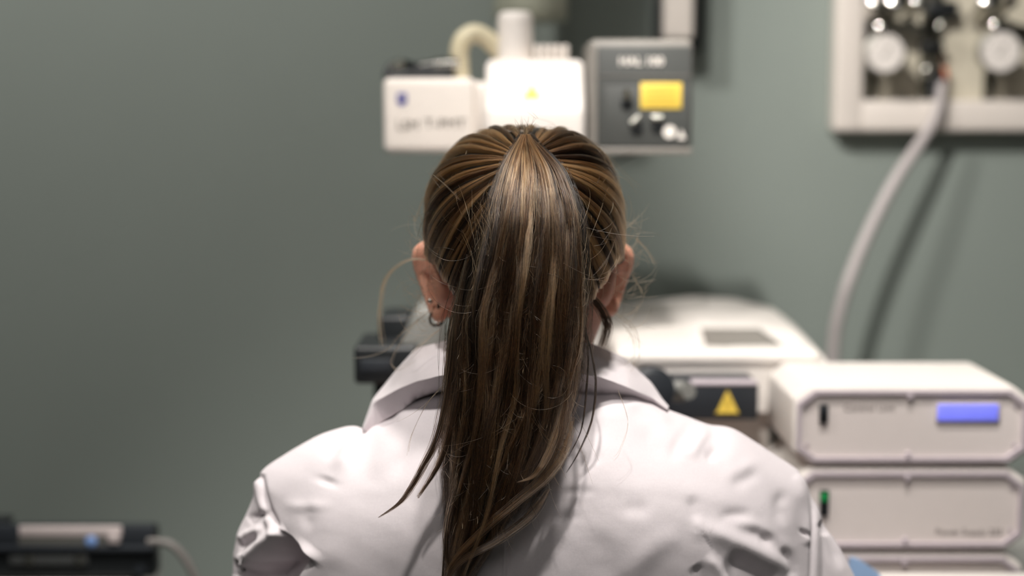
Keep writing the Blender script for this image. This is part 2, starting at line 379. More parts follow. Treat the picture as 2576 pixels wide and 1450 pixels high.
# ------------------------------------------------------------------ stacked control boxes
def octa(x0, x1, z0, z1, cx, cz):
    return [(x0+cx, z0), (x1-cx, z0), (x1, z0+cz), (x1, z1-cz), (x1-cx, z1), (x0+cx, z1), (x0, z1-cz), (x0, z0+cz)]
YP = 1.50
XP0, XP1 = W(1996, 1070, YP).x, W(2592, 1070, YP).x
def control_box(zb, zt, label, x_off=0):
    r = thing('control_box', label, 'control box', ((XP0+XP1)/2, YP+.085, zb), 'stack of white control boxes')
    x0, x1 = XP0+x_off, XP1+x_off
    MB().prism(octa(x0, x1, zb+.004, zt, .018, .014), YP+.004, YP+.155, .003, 2).build('shell', M_white, r)
    # octagonal bezel ring
    A = octa(x0+.004, x1-.004, zb+.008, zt-.004, .018, .014); B = octa(x0+.0085, x1-.0085, zb+.0125, zt-.0085, .0165, .0125)
    bm = bmesh.new(); n = 8
    V = [[bm.verts.new((p[0], y, p[1])) for p in P] for P, y in ((A, YP+.006), (A, YP-.001), (B, YP-.001), (B, YP+.008))]
    for k in range(4):
        for i in range(n): bm.faces.new((V[k][i], V[k][(i+1) % n], V[(k+1) % 4][(i+1) % n], V[(k+1) % 4][i]))
    mb = MB(); mb.merge(bm); mb.build('bezel', M_lav, r, False)
    MB().prism(B, YP+.0035, YP+.008).build('front_panel', M_front, r, False)
    for zz, s in ((zt-.010, 1), (zb+.014, -1)):
        xm = W(2290, 1000, YP).x
        MB().box((xm-.003, YP-.0018, zz-.004), (xm+.003, YP+.005, zz+.004), .001).build('catch', M_lav, r)
    for zz in (zt-.022, zb+.026):
        for xx in (x0+.0075, x1-.0075): MB().lathe((xx+(.008 if xx < (x0+x1)/2 else -.008), YP+.0035, zz), (0, -1, 0), [(0, .0022), (.0012, .0022), (.0016, .001)], 12).build('screw', M_lav, r)
    for fx in (x0+.04, x1-.04):
        for fy in (YP+.03, YP+.14): MB().lathe((fx, fy, zb), (0, 0, 1), [(0, .007), (.004, .007)], 16).build('foot', M_black, r)
    return r
z1t, z1b = W(2300, 974, YP).z, W(2300, 1176, YP).z
z2t, z2b = W(2300, 1180, YP).z, W(2300, 1395, YP).z
z1b = z2t; 
b1 = control_box(z1b, z1t, 'white control box with a lit blue display, topmost of the stack')
b2 = control_box(z2b, z2t, 'white control box with a green switch, between the display box and the lowest box')
b3 = control_box(DZ, z2b, 'white control box at the bottom of the stack, cut off by the frame edge')
def swt(r, px0, py0, px1, py1, green):
    o = rect(px0, py0, px1, py1, YP-.001, YP+.004, .001).build('rocker_switch', M_black, r)
    if green: rect(px0+2, py0+6, px1-2, py0+28, YP-.003, YP, .001).build('switch_lamp', M_green, o)
    else: rect(px0+3, py0+4, px1-3, (py0+py1)/2, YP-.003, YP, .001).build('switch_key', M_black2, o)
swt(b1, 2062, 1020, 2084, 1066, False); swt(b2, 2063, 1236, 2086, 1300, True)
sc_ = rect(2360, 1019, 2512, 1060, YP-.0006, YP+.004, .001).build('display', M_lcd, b1, label='glowing blue display')
rect(2355, 1014, 2517, 1065, YP+.0012, YP+.004, .0012).build('display_frame', M_lav, b1)
text('lettering', 'Control Unit', W(2186, 1027, YP+.0032), .0098, M_inkp, b1, sx=1.05)
text('lettering', 'Power Supply 232', W(2437, 1339, YP+.0032), .0098, M_inkp, b2, sx=1.02)
# blue carton behind stack, white carton with pale blue film in front
t = MB().box((.535, 1.70, DZ), (.585, 1.80, W(2550, 1388, 1.72).z), .003).build('carton', mat('blue_card', (52, 84, 110), .6), None)
tag(t, 'small dark blue carton behind the stack of control boxes', 'carton')
cz = W(2300, 1438, 1.45).z
ct = thing('tray', 'white tray with a pale blue film flap in front of the control boxes', 'tray', (.45, 1.45, DZ))
MB().box((W(2200, 1440, 1.43).x, 1.425, DZ), (W(2620, 1440, 1.43).x, 1.45, cz), .004).build('body', M_white, ct)
q = [W(2138, 1400, 1.43), W(2162, 1408, 1.43), W(2208, 1440, 1.43), W(2230, 1475, 1.43), W(2120, 1500, 1.43)]
polyplate('film_flap', q, .003, M_lblue, ct, 'pale blue film flap')

# ------------------------------------------------------------------ black instrument at the left
YB = 1.70
xb0, xb1 = W(-120, 1380, YB).x, W(386, 1380, YB).x
zb1 = W(150, 1334, YB).z
bi = thing('recorder', 'black bench recorder with a pale strip and blue lens on the left', 'recorder', ((xb0+xb1)/2, YB+.1, DZ))
MB().box((xb0, YB+.004, DZ+.004), (xb1, YB+.035, zb1), .005, 3).build('case', M_black, bi)
rect(-40, 1322, 386, 1378, YB, YB+.01, .003).build('top_fascia', M_black2, bi)
rect(46, 1325, 306, 1352, YB-.002, YB+.003, .002).build('pale_strip', mat('pale_strip', (176, 166, 164), .5), bi)
rect(270, 1344, 300, 1370, YB-.006, YB+.002, .002).build('strip_latch', mat('pale_strip', (176, 166, 164), .5), bi)
rect(46, 1354, 268, 1374, YB-.001, YB+.003, .001).build('lower_strip', mat('dim_strip', (84, 84, 80), .5), bi)
MB().lathe(W(230, 1363, YB-.001), (0, -1, 0), [(0, .007), (.002, .007), (.004, .004)], 24).build('lens', M_led, bi)
rect(-40, 1376, 386, 1390, YB-.004, YB+.01, .002).build('ledge', M_black2, bi)
rect(22, 1400, 220, 1425, YB-.001, YB+.006, .002).build('slot_bar', mat('slot_grey', (60, 62, 62), .4), bi)
for x in (74, 200): MB().lathe(W(x, 1410, YB-.001), (0, -1, 0), [(0, .006), (.003, .006), (.004, .003)], 20).build('screw', M_steel, bi)
MB().lathe(W(352, 1435, YB+.004), (0, -1, 0), [(0, .006), (.002, .006)], 20).build('knob', M_black2, bi)
for fx in (xb0+.03, xb1-.03): MB().lathe((fx, YB+.018, DZ), (0, 0, 1), [(0, .01), (.005, .01)], 16).build('foot', M_black, bi)
rect(-60, 1306, 20, 1326, YB+.012, YB+.034, .003).build('top_lump', M_black, bi)
g = MB().tube(spl([W(372, 1364, YB-.02), W(400, 1364, YB-.02), W(432, 1372, YB-.02), W(462, 1402, YB-.02), W(484, 1440, YB-.02), W(505, 1490, YB-.02)], 40), .0049, 14).build('hose', mat('grey_tubing', (104, 100, 97), .5), None)
tag(g, 'thin grey tube curving down from the black recorder', 'tube')

# ------------------------------------------------------------------ gauge panel on the wall
YG = 2.205
gp = thing('gauge_panel', 'white framed wall panel holding two round pressure gauges', 'gauge panel', (W(2450, 330, YG).x, WY, W(2400, 330, YG).z))
def L3(px, py, Y=YG): return W(px, py, Y)
x0 = L3(2102, 200).x; z0 = L3(2300, 331).z; x1 = x0+.62; z1 = z0+.52
MB().box((x0+.01, YG+.025, z0+.01), (x1-.01, WY, z1-.01), 0).build('back_board', M_beige, gp, False)
rw = L3(2174, 200).x-x0; rh = L3(2300, 252).z-z0
MB().box((x0, YG, z0), (x0+rw, WY, z1), .006, 3).build('frame_rail', M_white2, gp)
MB().box((x1-rw, YG, z0), (x1, WY, z1), .006, 3).build('frame_rail', M_white2, gp)
MB().box((x0+rw-.004, YG, z0), (x1-rw+.004, WY, z0+rh), .006, 3).build('frame_rail', M_white2, gp)
MB().box((x0+rw-.004, YG, z1-rh), (x1-rw+.004, WY, z1), .006, 3).build('frame_rail', M_white2, gp)
YB2 = YG+.025
for px in (2190, 2482, 2334):
    p = W(px, 250, YB2); wd = .0075 if px != 2334 else .015
    MB().tube([(p.x, YB2-.004, z0+rh-.004), (p.x, YB2-.004, z1-rh)], wd, 14).build('pipe', mat('dark_pipe', (62, 60, 50), .4), gp)
for (px, py, rpx) in ((2224, 134, 52), (2513, 130, 55)):
    r_ = rpx*2.17/FPX; cc = W(px, py, 2.17)
    gg = MB().lathe(cc, (0, -1, 0), [(-.05, .012), (-.014, .012), (-.012, r_*.96), (.004, r_), (.009, r_), (.010, r_*.9), (.008, r_*.88)], 40).build('gauge', M_steel, gp)
    MB().lathe(cc+Vector((0, -.0082, 0)), (0, -1, 0), [(0, r_*.88), (.0006, r_*.88)], 36).build('dial', mat('dial_white', (232, 226, 220), .4), gg)
    MB().tube([cc+Vector((-.004, -.0094, -.006)), cc+Vector((.008, -.0094, .012))], [.0012, .0006], 8).build('needle', M_ink, gg)
    for k in range(9):
        a_ = math.radians(-45+k*33.75); d_ = Vector((math.cos(a_), 0, math.sin(a_)))
        p_ = cc+Vector((0, -.0090, 0)); MB().tube([p_+d_*r_*.6, p_+d_*r_*.74], .0008, 6).build('tick', M_inkp, gg)
    k_ = W(px-8, py-64, 2.17)
    MB().lathe(k_, (0, -1, .15), [(-.05, .008), (-.006, .008), (-.004, .0105), (.008, .0105), (.011, .007)], 24).build('union_nut', M_chrome, gp)
for (px, py, s) in ((2205, 8, .014), (2258, 4, .017), (2310, 6, .012), (2490, 2, .016), (2540, 4, .011)):
    MB().lathe(W(px, py, 2.16), (0, -1, .35), [(-.06, s*.7), (-.008, s*.7), (-.006, s), (.006, s), (.010, s*.6)], 24).build('valve_cap', M_chrome, gp)
MB().box(tuple(W(2318, 46, YB2)-Vector((0, .03, 0))), tuple(W(2398, 6, YB2)), .004).build('valve_block', M_black, gp)
MB().box(tuple(W(2308, 132, YB2)-Vector((0, .03, 0))), tuple(W(2362, 108, YB2)), .004).build('valve_block', M_black, gp)
MB().box(tuple(W(2322, 246, YB2)-Vector((0, .03, 0))), tuple(W(2362, 170, YB2)), .006).build('valve_block', M_black2, gp)
MB().lathe(W(2332, 178, YB2-.03), (0, -1, 0), [(0, .008), (.004, .0115), (.008, .0105), (.012, .005)], 24).build('ball_knob', M_steel, gp)
MB().lathe(W(2368, 178, YB2-.014), (0, 0, -1), [(-.004, .008), (0, .0105), (.016, .0105), (.02, .008)], 20).build('hose_fitting', M_orange, gp)
MB().tube(spl([W(2230, 60, YB2-.012), W(2290, 66, YB2-.012), W(2350, 80, YB2-.012), W(2380, 30, YB2-.012)], 24), .006, 12).build('pipe', M_steel, gp)
MB().tube(spl([W(2520, 60, YB2-.012), W(2560, 76, YB2-.012), W(2620, 80, YB2-.012)], 16), .009, 12).build('pipe', mat('dark_pipe', (62, 60, 50), .4), gp)
h = MB().tube(spl([W(2368, 196, YB2-.014), W(2367, 235, YG-.012), W(2355, 290, YG-.022), W(2325, 345, YG-.03), W(2252, 455, YG-.05), W(2190, 575, YG-.06), W(2140, 695, YG-.07), W(2108, 800, YG-.08), W(2096, 890, YG-.08), W(2095, 1000, YG-.08), W(2097, 1060, YG-.08), W(2098, 1110, YG-.08)], 90), [.0075+.0022*min(1, max(0, (i-12)/20)) for i in range(90)], 18).build('hose', M_hose, None)
tag(h, 'long pale grey hose hanging from the gauge panel to behind the control boxes', 'hose')

# ------------------------------------------------------------------ wall column and metal lamp can at the top
wc = thing('wall_mount', 'white upright strip on a black wall rail above the dark lamp house', 'wall rail', (W(1710, 60, 2.15).x, WY, W(1710, 140, 2.2).z))
rect(1650, -200, 1768, 132, 2.2, WY, .004).build('rail', M_black, wc)
rect(1672, -200, 1748, 98, 2.17, 2.21, .006, 3).build('strip', M_white2, wc)
lc = W(1336, 48, 2.05)
ll = thing('wall_lamp', 'dull metal can lamp on the wall above the microscope', 'lamp', (lc.x, WY, lc.z))
rl = .054
MB().lathe((lc.x, 2.10, lc.z), (0, 0, 1), [(.012, rl*.82), (.002, rl*.84), (0, rl*.95), (.003, rl), (.02, rl), (.2, rl*.97), (.205, rl*.9)], 40).build('can', mat('dull_can', (160, 162, 146), .4, .2, var=.06), ll)
MB().box((lc.x-.02, 2.1, lc.z+.09), (lc.x+.02, WY, lc.z+.13), .004).build('bracket', M_grey, ll)
#PERSON#
# ================================================================== the person
S = W(1320, 588, 1.268)                       # centre of the skull
HRX, HRY, HRZ = .0875, .106, .0945            # outer hair shell radii
def head_local(P):                            # head nods forward
    t = math.radians(14); q = P-np.array(S); c, s_ = math.cos(t), math.sin(t)
    return np.stack([q[..., 0], q[..., 1]*c-q[..., 2]*s_, q[..., 1]*s_+q[..., 2]*c], -1)
def from_local(l):
    t = math.radians(14); c, s_ = math.cos(t), math.sin(t)
    return np.array([S.x+l[0], S.y+l[1]*c+l[2]*s_, S.z-l[1]*s_+l[2]*c])
def axis(*segs):
    out = []
    for a, b, d in segs: out.append(np.arange(a, b-1e-9, d))
    return np.concatenate(out+[[segs[-1][1]]]).astype(np.float32)
gx = axis((-.34, -.11, .010), (-.11, .135, .0026), (.135, .38, .010))
gy = axis((1.0, 1.14, .010), (1.14, 1.42, .0030), (1.42, 1.85, .010))
gz = axis((.02, 1.02, .012), (1.02, 1.345, .0026))
GX, GY, GZ = np.meshgrid(gx, gy, gz, indexing='ij')
G = np.stack([GX, GY, GZ], -1); FLD = np.full(GX.shape, 1.0, np.float32)
def region(lo, hi, pad):
    i = [np.searchsorted(g, [l-pad, h+pad]) for g, l, h in zip((gx, gy, gz), lo, hi)]
    return tuple(slice(max(0, a-1), b+1) for a, b in i)
def smin(a, b, k):
    h = np.clip(.5+.5*(b-a)/k, 0, 1); return b*(1-h)+a*h-k*h*(1-h)
def add(d, sl, k, sub=False):
    f = FLD[sl]
    if sub: FLD[sl] = -smin(-f, d, k)
    else: FLD[sl] = smin(f, d, k)
def cap(a, b, ra, rb, k=.01, sub=False):
    a, b = np.array(a, np.float32), np.array(b, np.float32); R = max(ra, rb)
    sl = region(np.minimum(a, b)-R, np.maximum(a, b)+R, k+.03); P = G[sl]; ab = b-a
    t = np.clip(((P-a)@ab)/max(1e-9, ab@ab), 0, 1)
    add(np.linalg.norm(P-a-t[..., None]*ab, axis=-1)-(ra+(rb-ra)*t), sl, k, sub)
def ell(c, r, k=.01, local=False, sub=False):
    r = np.array(r, np.float32)
    cw = from_local(c) if local else np.array(c)
    R = max(r); sl = region(cw-R, cw+R, k+.03); P = G[sl]
    q = (head_local(P)-np.array(c)) if local else P-cw
    k0 = np.linalg.norm(q/r, axis=-1); k1 = np.linalg.norm(q/(r*r), axis=-1)
    add((k0*(k0-1)/np.maximum(k1, 1e-6)).astype(np.float32), sl, k, sub)
def lcap(a, b, ra, rb, k=.008, sub=False): cap(from_local(a), from_local(b), ra, rb, k, sub)
# torso, neck, arms, legs
ell((.015, 1.30, .57), (.135, .09, .10), .05); ell((.015, 1.275, .76), (.125, .075, .2), .05)
ell((.015, 1.275, .90), (.15, .07, .10), .05)
cap((-.11, 1.29, .965), (.14, 1.29, .965), .045, .045, .05)
cap((.018, 1.295, .98), (.016, 1.280, S.z-.05), .050, .050, .03)
for s in (-1, 1):
    sh = (.02+s*.155, 1.30, .93); el = (.03+s*.238, 1.335, .79); wr = (.02+s*.19, 1.445, .787)
    cap(sh, el, .040, .034, .03); cap(el, wr, .034, .026, .02)
    cap((.015+s*.07, 1.31, .535), (.015+s*.11, 1.66, .52), .078, .055, .05); cap((.015+s*.11, 1.66, .52), (.015+s*.11, 1.62, .1), .055, .036, .02)
    cap((.015+s*.11, 1.61, .06), (.015+s*.115, 1.76, .045), .036, .028, .02)
    # hand : palm, four fingers, thumb, resting on the desk edge
    pw = np.array(wr); d = np.array((-s*.35, .93, -.1)); sd = np.array((s*.93, .35, 0))
    cap(pw, pw+d*.05, .024, .03, .02); cap(pw+d*.05-sd*.018, pw+d*.07+sd*.018, .018, .017, .015)
    for f, L_ in enumerate((.052, .062, .068, .06)):
        b0 = pw+d*.075+sd*(.027-f*.018); b1 = b0+d*L_*.55+np.array((0, 0, .004)); b2 = b1+d*L_*.4+np.array((0, 0, -.012))
        cap(b0, b1, .0095, .0088, .004); cap(b1, b2, .0088, .0075, .004)
    t0 = pw+d*.02-sd*.025; t1 = t0+d*.035-sd*.022; cap(t0, t1, .013, .011, .008); cap(t1, t1+d*.03-sd*.004, .011, .009, .004)
# head
ell((0, -.002, .000), (.074, .091, .082), .01, True)
ell((.002, .044, -.055), (.059, .058, .060), .03, True); ell((0, .075, -.092), (.030, .028, .025), .025, True)
for s in (-1, 1):
    ell((s*.036, .082, -.028), (.026, .022, .03), .02, True); ell((s*.033, .083, .010), (.024, .012, .008), .02, True)
    ell((s*.031, .099, -.008), (.014, .011, .011), .006, True, True); ell((s*.031, .080, -.008), (.0125, .0125, .0125), .003, True)
    lcap((s*.011, .113, -.045), (s*.011, .105, -.045), .007, .007, .006)
    lcap((s*.050, .035, -.065), (s*.026, .075, -.1), .014, .014, .03)
lcap((0, .100, -.002), (0, .117, -.04), .008, .0115, .01)
lcap((-.016, .098, -.064), (.016, .098, -.064), .0062, .0062, .006); lcap((-.014, .097, -.073), (.014, .097, -.073), .007, .007, .006)
# ears : rim, shell and lobe, seen from behind
def ear(px, Ya, flip):
    rim = [W(x, y, Y) for x, y, Y in px]; pts = spl([tuple(p) for p in rim], 16)
    for i, (a, b) in enumerate(zip(pts[:-1], pts[1:])): cap(a, b, .0066-.0026*i/15, .0066-.0026*(i+1)/15, .004)
    n = len(pts)
    for i in range(2, n-2):                      # the auricle plate from rim in to the head
        t = np.array((pts[i][0]*(.70 if i < 8 else .48)+(S.x+(-1 if not flip else 1)*.064)*(.30 if i < 8 else .52), Ya+.012, pts[i][2]*.93+(S.z-.035)*.07))
        cap(pts[i], t, .0034, .0030, .004)
ear([(1092, 640, 1.285), (1070, 626, 1.288), (1055, 640, 1.292), (1057, 668, 1.296), (1069, 708, 1.298), (1082, 748, 1.297), (1094, 785, 1.29), (1108, 797, 1.282)], 1.272, False)
ear([(1530, 640, 1.285), (1556, 628, 1.288), (1575, 640, 1.292), (1576, 668, 1.296), (1562, 708, 1.298), (1551, 745, 1.297), (1541, 775, 1.29), (1530, 782, 1.282)], 1.272, True)
for x, s in ((1100, -1), (1529, 1)):
    ell(tuple(W(x, 684, 1.276)), (.007, .010, .015), .006)
for x in (1117, 1517): ell(tuple(W(x, 722, 1.270)), (.009, .012, .019), .006)
ell(tuple(W(1106, 790, 1.285)), (.0065, .005, .008), .004); ell(tuple(W(1533, 776, 1.285)), (.0065, .005, .008), .004)

def surfnet(F, axes):
    nx, ny, nz = F.shape; ins = F < 0
    c = [(i, j, k) for i in (0, 1) for j in (0, 1) for k in (0, 1)]
    sl = lambda A, o: A[o[0]:nx-1+o[0], o[1]:ny-1+o[1], o[2]:nz-1+o[2]]
    cnt = sum(sl(ins, o).astype(np.int8) for o in c); act = (cnt > 0) & (cnt < 8)
    I = np.argwhere(act); ids = np.full(act.shape, -1, np.int64); ids[act] = np.arange(len(I))
    acc = np.zeros((len(I), 3)); num = np.zeros(len(I)); X = [np.asarray(a, float) for a in axes]
    fv = lambda o: F[I[:, 0]+o[0], I[:, 1]+o[1], I[:, 2]+o[2]]
    pv = lambda o: np.stack([X[d][I[:, d]+o[d]] for d in range(3)], -1)
    for a in c:
        for d in range(3):
            if a[d]: continue
            b = list(a); b[d] = 1; fa, fb = fv(a), fv(b); m = (fa < 0) != (fb < 0)
            t = np.where(m, fa/np.where(fa == fb, 1, fa-fb), 0)
            acc += np.where(m[:, None], pv(a)+(pv(b)-pv(a))*t[:, None], 0); num += m
    V = acc/num[:, None]; Q = []
    for d in range(3):
        o = [0, 0, 0]; o[d] = 1; e = [x for x in range(3) if x != d]
        a = ins[:nx-(d == 0), :ny-(d == 1), :nz-(d == 2)]; b = ins[o[0]:, o[1]:, o[2]:]
        E = np.argwhere(a != b); E = E[(E[:, e[0]] > 0) & (E[:, e[1]] > 0) & (E[:, e[0]] < F.shape[e[0]]-1) & (E[:, e[1]] < F.shape[e[1]]-1)]
        fl = a[E[:, 0], E[:, 1], E[:, 2]]; q = []
        for u, v in ((0, 0), (1, 0), (1, 1), (0, 1)):
            p = E.copy(); p[:, e[0]] -= u; p[:, e[1]] -= v; q.append(ids[p[:, 0], p[:, 1], p[:, 2]])
        q = np.stack(q, -1); fl = fl if d != 1 else ~fl
        q[~fl] = q[~fl][:, ::-1]; Q.append(q)
    return V, np.concatenate(Q)
V, Q = surfnet(FLD, (gx, gy, gz))
me = mesh_from('person', V, Q); del G, GX, GY, GZ, FLD
person = link('person', me, M_skin, None); me.set_sharp_from_angle(angle=math.pi)
sm = person.modifiers.new('smooth', 'SMOOTH'); sm.factor = .5; sm.iterations = 2
tag(person, 'person seen from behind with long brown ponytail and white lab coat', 'person')

# ------------------------------------------------------------------ lab coat
def coat_material():
    m = bpy.data.materials.new('white_cotton'); m.use_nodes = True; nt = m.node_tree; N = nt.nodes; L = nt.links; b = N['Principled BSDF']
    tc = N.new('ShaderNodeTexCoord')
    w1 = N.new('ShaderNodeTexWave'); w1.bands_direction = 'X'; w1.inputs['Scale'].default_value = 420; w1.inputs['Distortion'].default_value = 1.5; w1.inputs['Detail'].default_value = 2
    w2 = N.new('ShaderNodeTexWave'); w2.bands_direction = 'Z'; w2.inputs['Scale'].default_value = 420; w2.inputs['Distortion'].default_value = 1.5; w2.inputs['Detail'].default_value = 2
    n1 = N.new('ShaderNodeTexNoise'); n1.inputs['Scale'].default_value = 26; n1.inputs['Detail'].default_value = 5
    n2 = N.new('ShaderNodeTexNoise'); n2.inputs['Scale'].default_value = 700; n2.inputs['Detail'].default_value = 3
    for n in (w1, w2, n1, n2): L.new(tc.outputs['Object'], n.inputs['Vector'])
    ad = N.new('ShaderNodeMath'); ad.operation = 'ADD'; L.new(w1.outputs['Fac'], ad.inputs[0]); L.new(w2.outputs['Fac'], ad.inputs[1])
    ad2 = N.new('ShaderNodeMath'); ad2.operation = 'ADD'; L.new(ad.outputs[0], ad2.inputs[0]); L.new(n2.outputs['Fac'], ad2.inputs[1])
    b1 = N.new('ShaderNodeBump'); b1.inputs['Strength'].default_value = .22; b1.inputs['Distance'].default_value = .0003; L.new(ad2.outputs[0], b1.inputs['Height'])
    b2 = N.new('ShaderNodeBump'); b2.inputs['Strength'].default_value = .25; b2.inputs['Distance'].default_value = .004; L.new(n1.outputs['Fac'], b2.inputs['Height']); L.new(b1.outputs['Normal'], b2.inputs['Normal'])
    L.new(b2.outputs['Normal'], b.inputs['Normal'])
    r = N.new('ShaderNodeValToRGB'); r.color_ramp.elements[0].color = (*lin((214, 206, 210)), 1); r.color_ramp.elements[1].color = (*lin((228, 221, 223)), 1)
    L.new(n2.outputs['Fac'], r.inputs['Fac']); L.new(r.outputs['Color'], b.inputs['Base Color'])
    b.inputs['Roughness'].default_value = .85; b.inputs['Sheen Weight'].default_value = .15
    return m
M_coat = coat_material()
YC = 1.275
opx = [(583, 1475), (588, 1400), (598, 1340), (620, 1290), (640, 1240), (648, 1205), (668, 1177), (740, 1130), (800, 1096), (858, 1077), (890, 1074), (915, 1080), (960, 1050), (1040, 1000), (1130, 955), (1320, 925), (1530, 955), (1620, 1003), (1680, 1030), (1740, 1052), (1785, 1069), (1850, 1082), (1950, 1145), (2008, 1183), (2032, 1212), (2050, 1268), (2095, 1340), (2135, 1420), (2155, 1475)]
op = [(W(x, y, YC).x, W(x, y, YC).z) for x, y in opx]
op += [(.325, .84), (.328, .79), (.29, .745), (.215, .72), (.195, .65), (.215, .55), (.20, .49), (.02, .475), (-.17, .49), (-.185, .55), (-.165, .65), (-.18, .72), (-.235, .75), (-.262, .80), (-.257, .86)]
NTH = 900
raw = spl(op, 4000, True); seg = np.linalg.norm(np.diff(np.vstack([raw, raw[:1]]), axis=0), axis=1)
wgt = np.where(raw[:, 1] > .86, 1.0, .25)*seg; cum = np.concatenate([[0], np.cumsum(wgt)]); tt = np.linspace(0, cum[-1], NTH, endpoint=False)
rr_ = np.vstack([raw, raw[:1]]); out = np.stack([np.interp(tt, cum, rr_[:, d]) for d in range(2)], -1)
CEN = np.array((.025, .80))
gxx = np.arange(-.32, .40, .003); gzz = np.arange(.44, 1.14, .003); gX, gZ = np.meshgrid(gxx, gzz, indexing='ij')
gq = np.stack([gX.ravel(), gZ.ravel()], -1)
gD = np.concatenate([np.sqrt(((q[:, None, :]-out[None, ::2])**2).sum(-1).min(1)) for q in np.array_split(gq, 60)]).reshape(gX.shape)
def blur(A, sg):
    k = np.exp(-.5*(np.arange(-3*sg, 3*sg+1)/sg)**2); k /= k.sum()
    for ax in (0, 1): A = np.apply_along_axis(lambda v: np.convolve(np.pad(v, 3*sg, 'edge'), k, 'valid'), ax, A)
    return A
gB = blur(np.sqrt(np.clip(1-(1-np.clip(gD/.075, 0, 1))**2, 0, 1)), 5)             # rounded profile, softened away from the rim
def bil(A, x, z):
    u = np.clip((x-gxx[0])/.003, 0, len(gxx)-1.001); v = np.clip((z-gzz[0])/.003, 0, len(gzz)-1.001); i, j = u.astype(int), v.astype(int); f, g = u-i, v-j
    return (A[i, j]*(1-f)+A[i+1, j]*f)*(1-g)+(A[i, j+1]*(1-f)+A[i+1, j+1]*f)*g
def coat_sheet(nt, depth, rim, back):
    T = np.concatenate([[.0005], np.linspace(0.0, .3, 12)[1:], np.linspace(.3, 1, nt)[1:]]); T = 1-(1-T)**1.25
    P = np.zeros((NTH, len(T), 3))
    d = out-CEN
    for j, t in enumerate(T):
        xz = CEN+d*t; x, z = xz[:, 0], xz[:, 1]
        ed = bil(gD, x, z) if t < 1 else np.zeros(NTH)
        ed = np.minimum(ed, np.linalg.norm(d, axis=1)*(1-t)) if t > .97 else ed
        h0 = np.sqrt(np.clip(1-(1-np.clip(ed/.075, 0, 1))**2, 0, 1)); m = np.clip((ed-.008)/.03, 0, 1); m = m*m*(3-2*m)
        h = h0*(1-m)+bil(gB, x, z)*m
        P[:, j, 0] = x; P[:, j, 2] = z; P[:, j, 1] = YC+(-1 if back else 1)*depth(x, z)*h
    return P
def dback(x, z):
    xc = x-.02
    D = .108-.55*np.abs(xc)**2.0                                      # rounded back
    D -= 2.2*np.clip(np.abs(xc)-.13, 0, 1)**2
    D += .010*np.exp(-((np.abs(xc)-.085)/.05)**2-((z-.965)/.06)**2)   # shoulder blades
    D -= .017*np.minimum(np.log1p(np.exp((z-.99)/.025))*.025/.06, 1.7)                            # towards the neck
    D -= .020*np.minimum(np.log1p(np.exp((.88-z)/.03))*.03/.15, 1)
    return np.maximum(D, .03)
def dfront(x, z): return np.maximum(.095-.5*np.abs(x-.02)**2-.03*np.clip((z-.97)/.06, 0, 1.5), .03)
Pb = coat_sheet(170, dback, .075, True); Pf = coat_sheet(30, dfront, .075, False)
def normals(P):
    du = np.roll(P, -1, 0)-np.roll(P, 1, 0); dv = np.gradient(P, axis=1); n = np.cross(du, dv); n /= np.maximum(np.linalg.norm(n, axis=-1, keepdims=True), 1e-9)
    if (n[..., 1]).mean() > 0: n = -n
    return n
def dist_poly(px, py, pts):
    """distance to a polyline, signed side, position along it (0..1)"""
    best = np.full(px.shape, 1e9); al = np.zeros(px.shape); sg = np.zeros(px.shape); pts = np.array(pts, float)
    Ls = np.linalg.norm(np.diff(pts, axis=0), axis=1); cs = np.concatenate([[0], np.cumsum(Ls)])
    for i in range(len(pts)-1):
        a, b = pts[i], pts[i+1]; ab = b-a; t = np.clip(((px-a[0])*ab[0]+(py-a[1])*ab[1])/(ab@ab), 0, 1)
        dx, dy = px-a[0]-t*ab[0], py-a[1]-t*ab[1]; d = np.hypot(dx, dy); m = d < best
        best[m] = d[m]; al[m] = ((cs[i]+t*Ls[i])/cs[-1])[m]; sg[m] = np.sign(ab[0]*dy-ab[1]*dx)[m]
    return best, sg, al
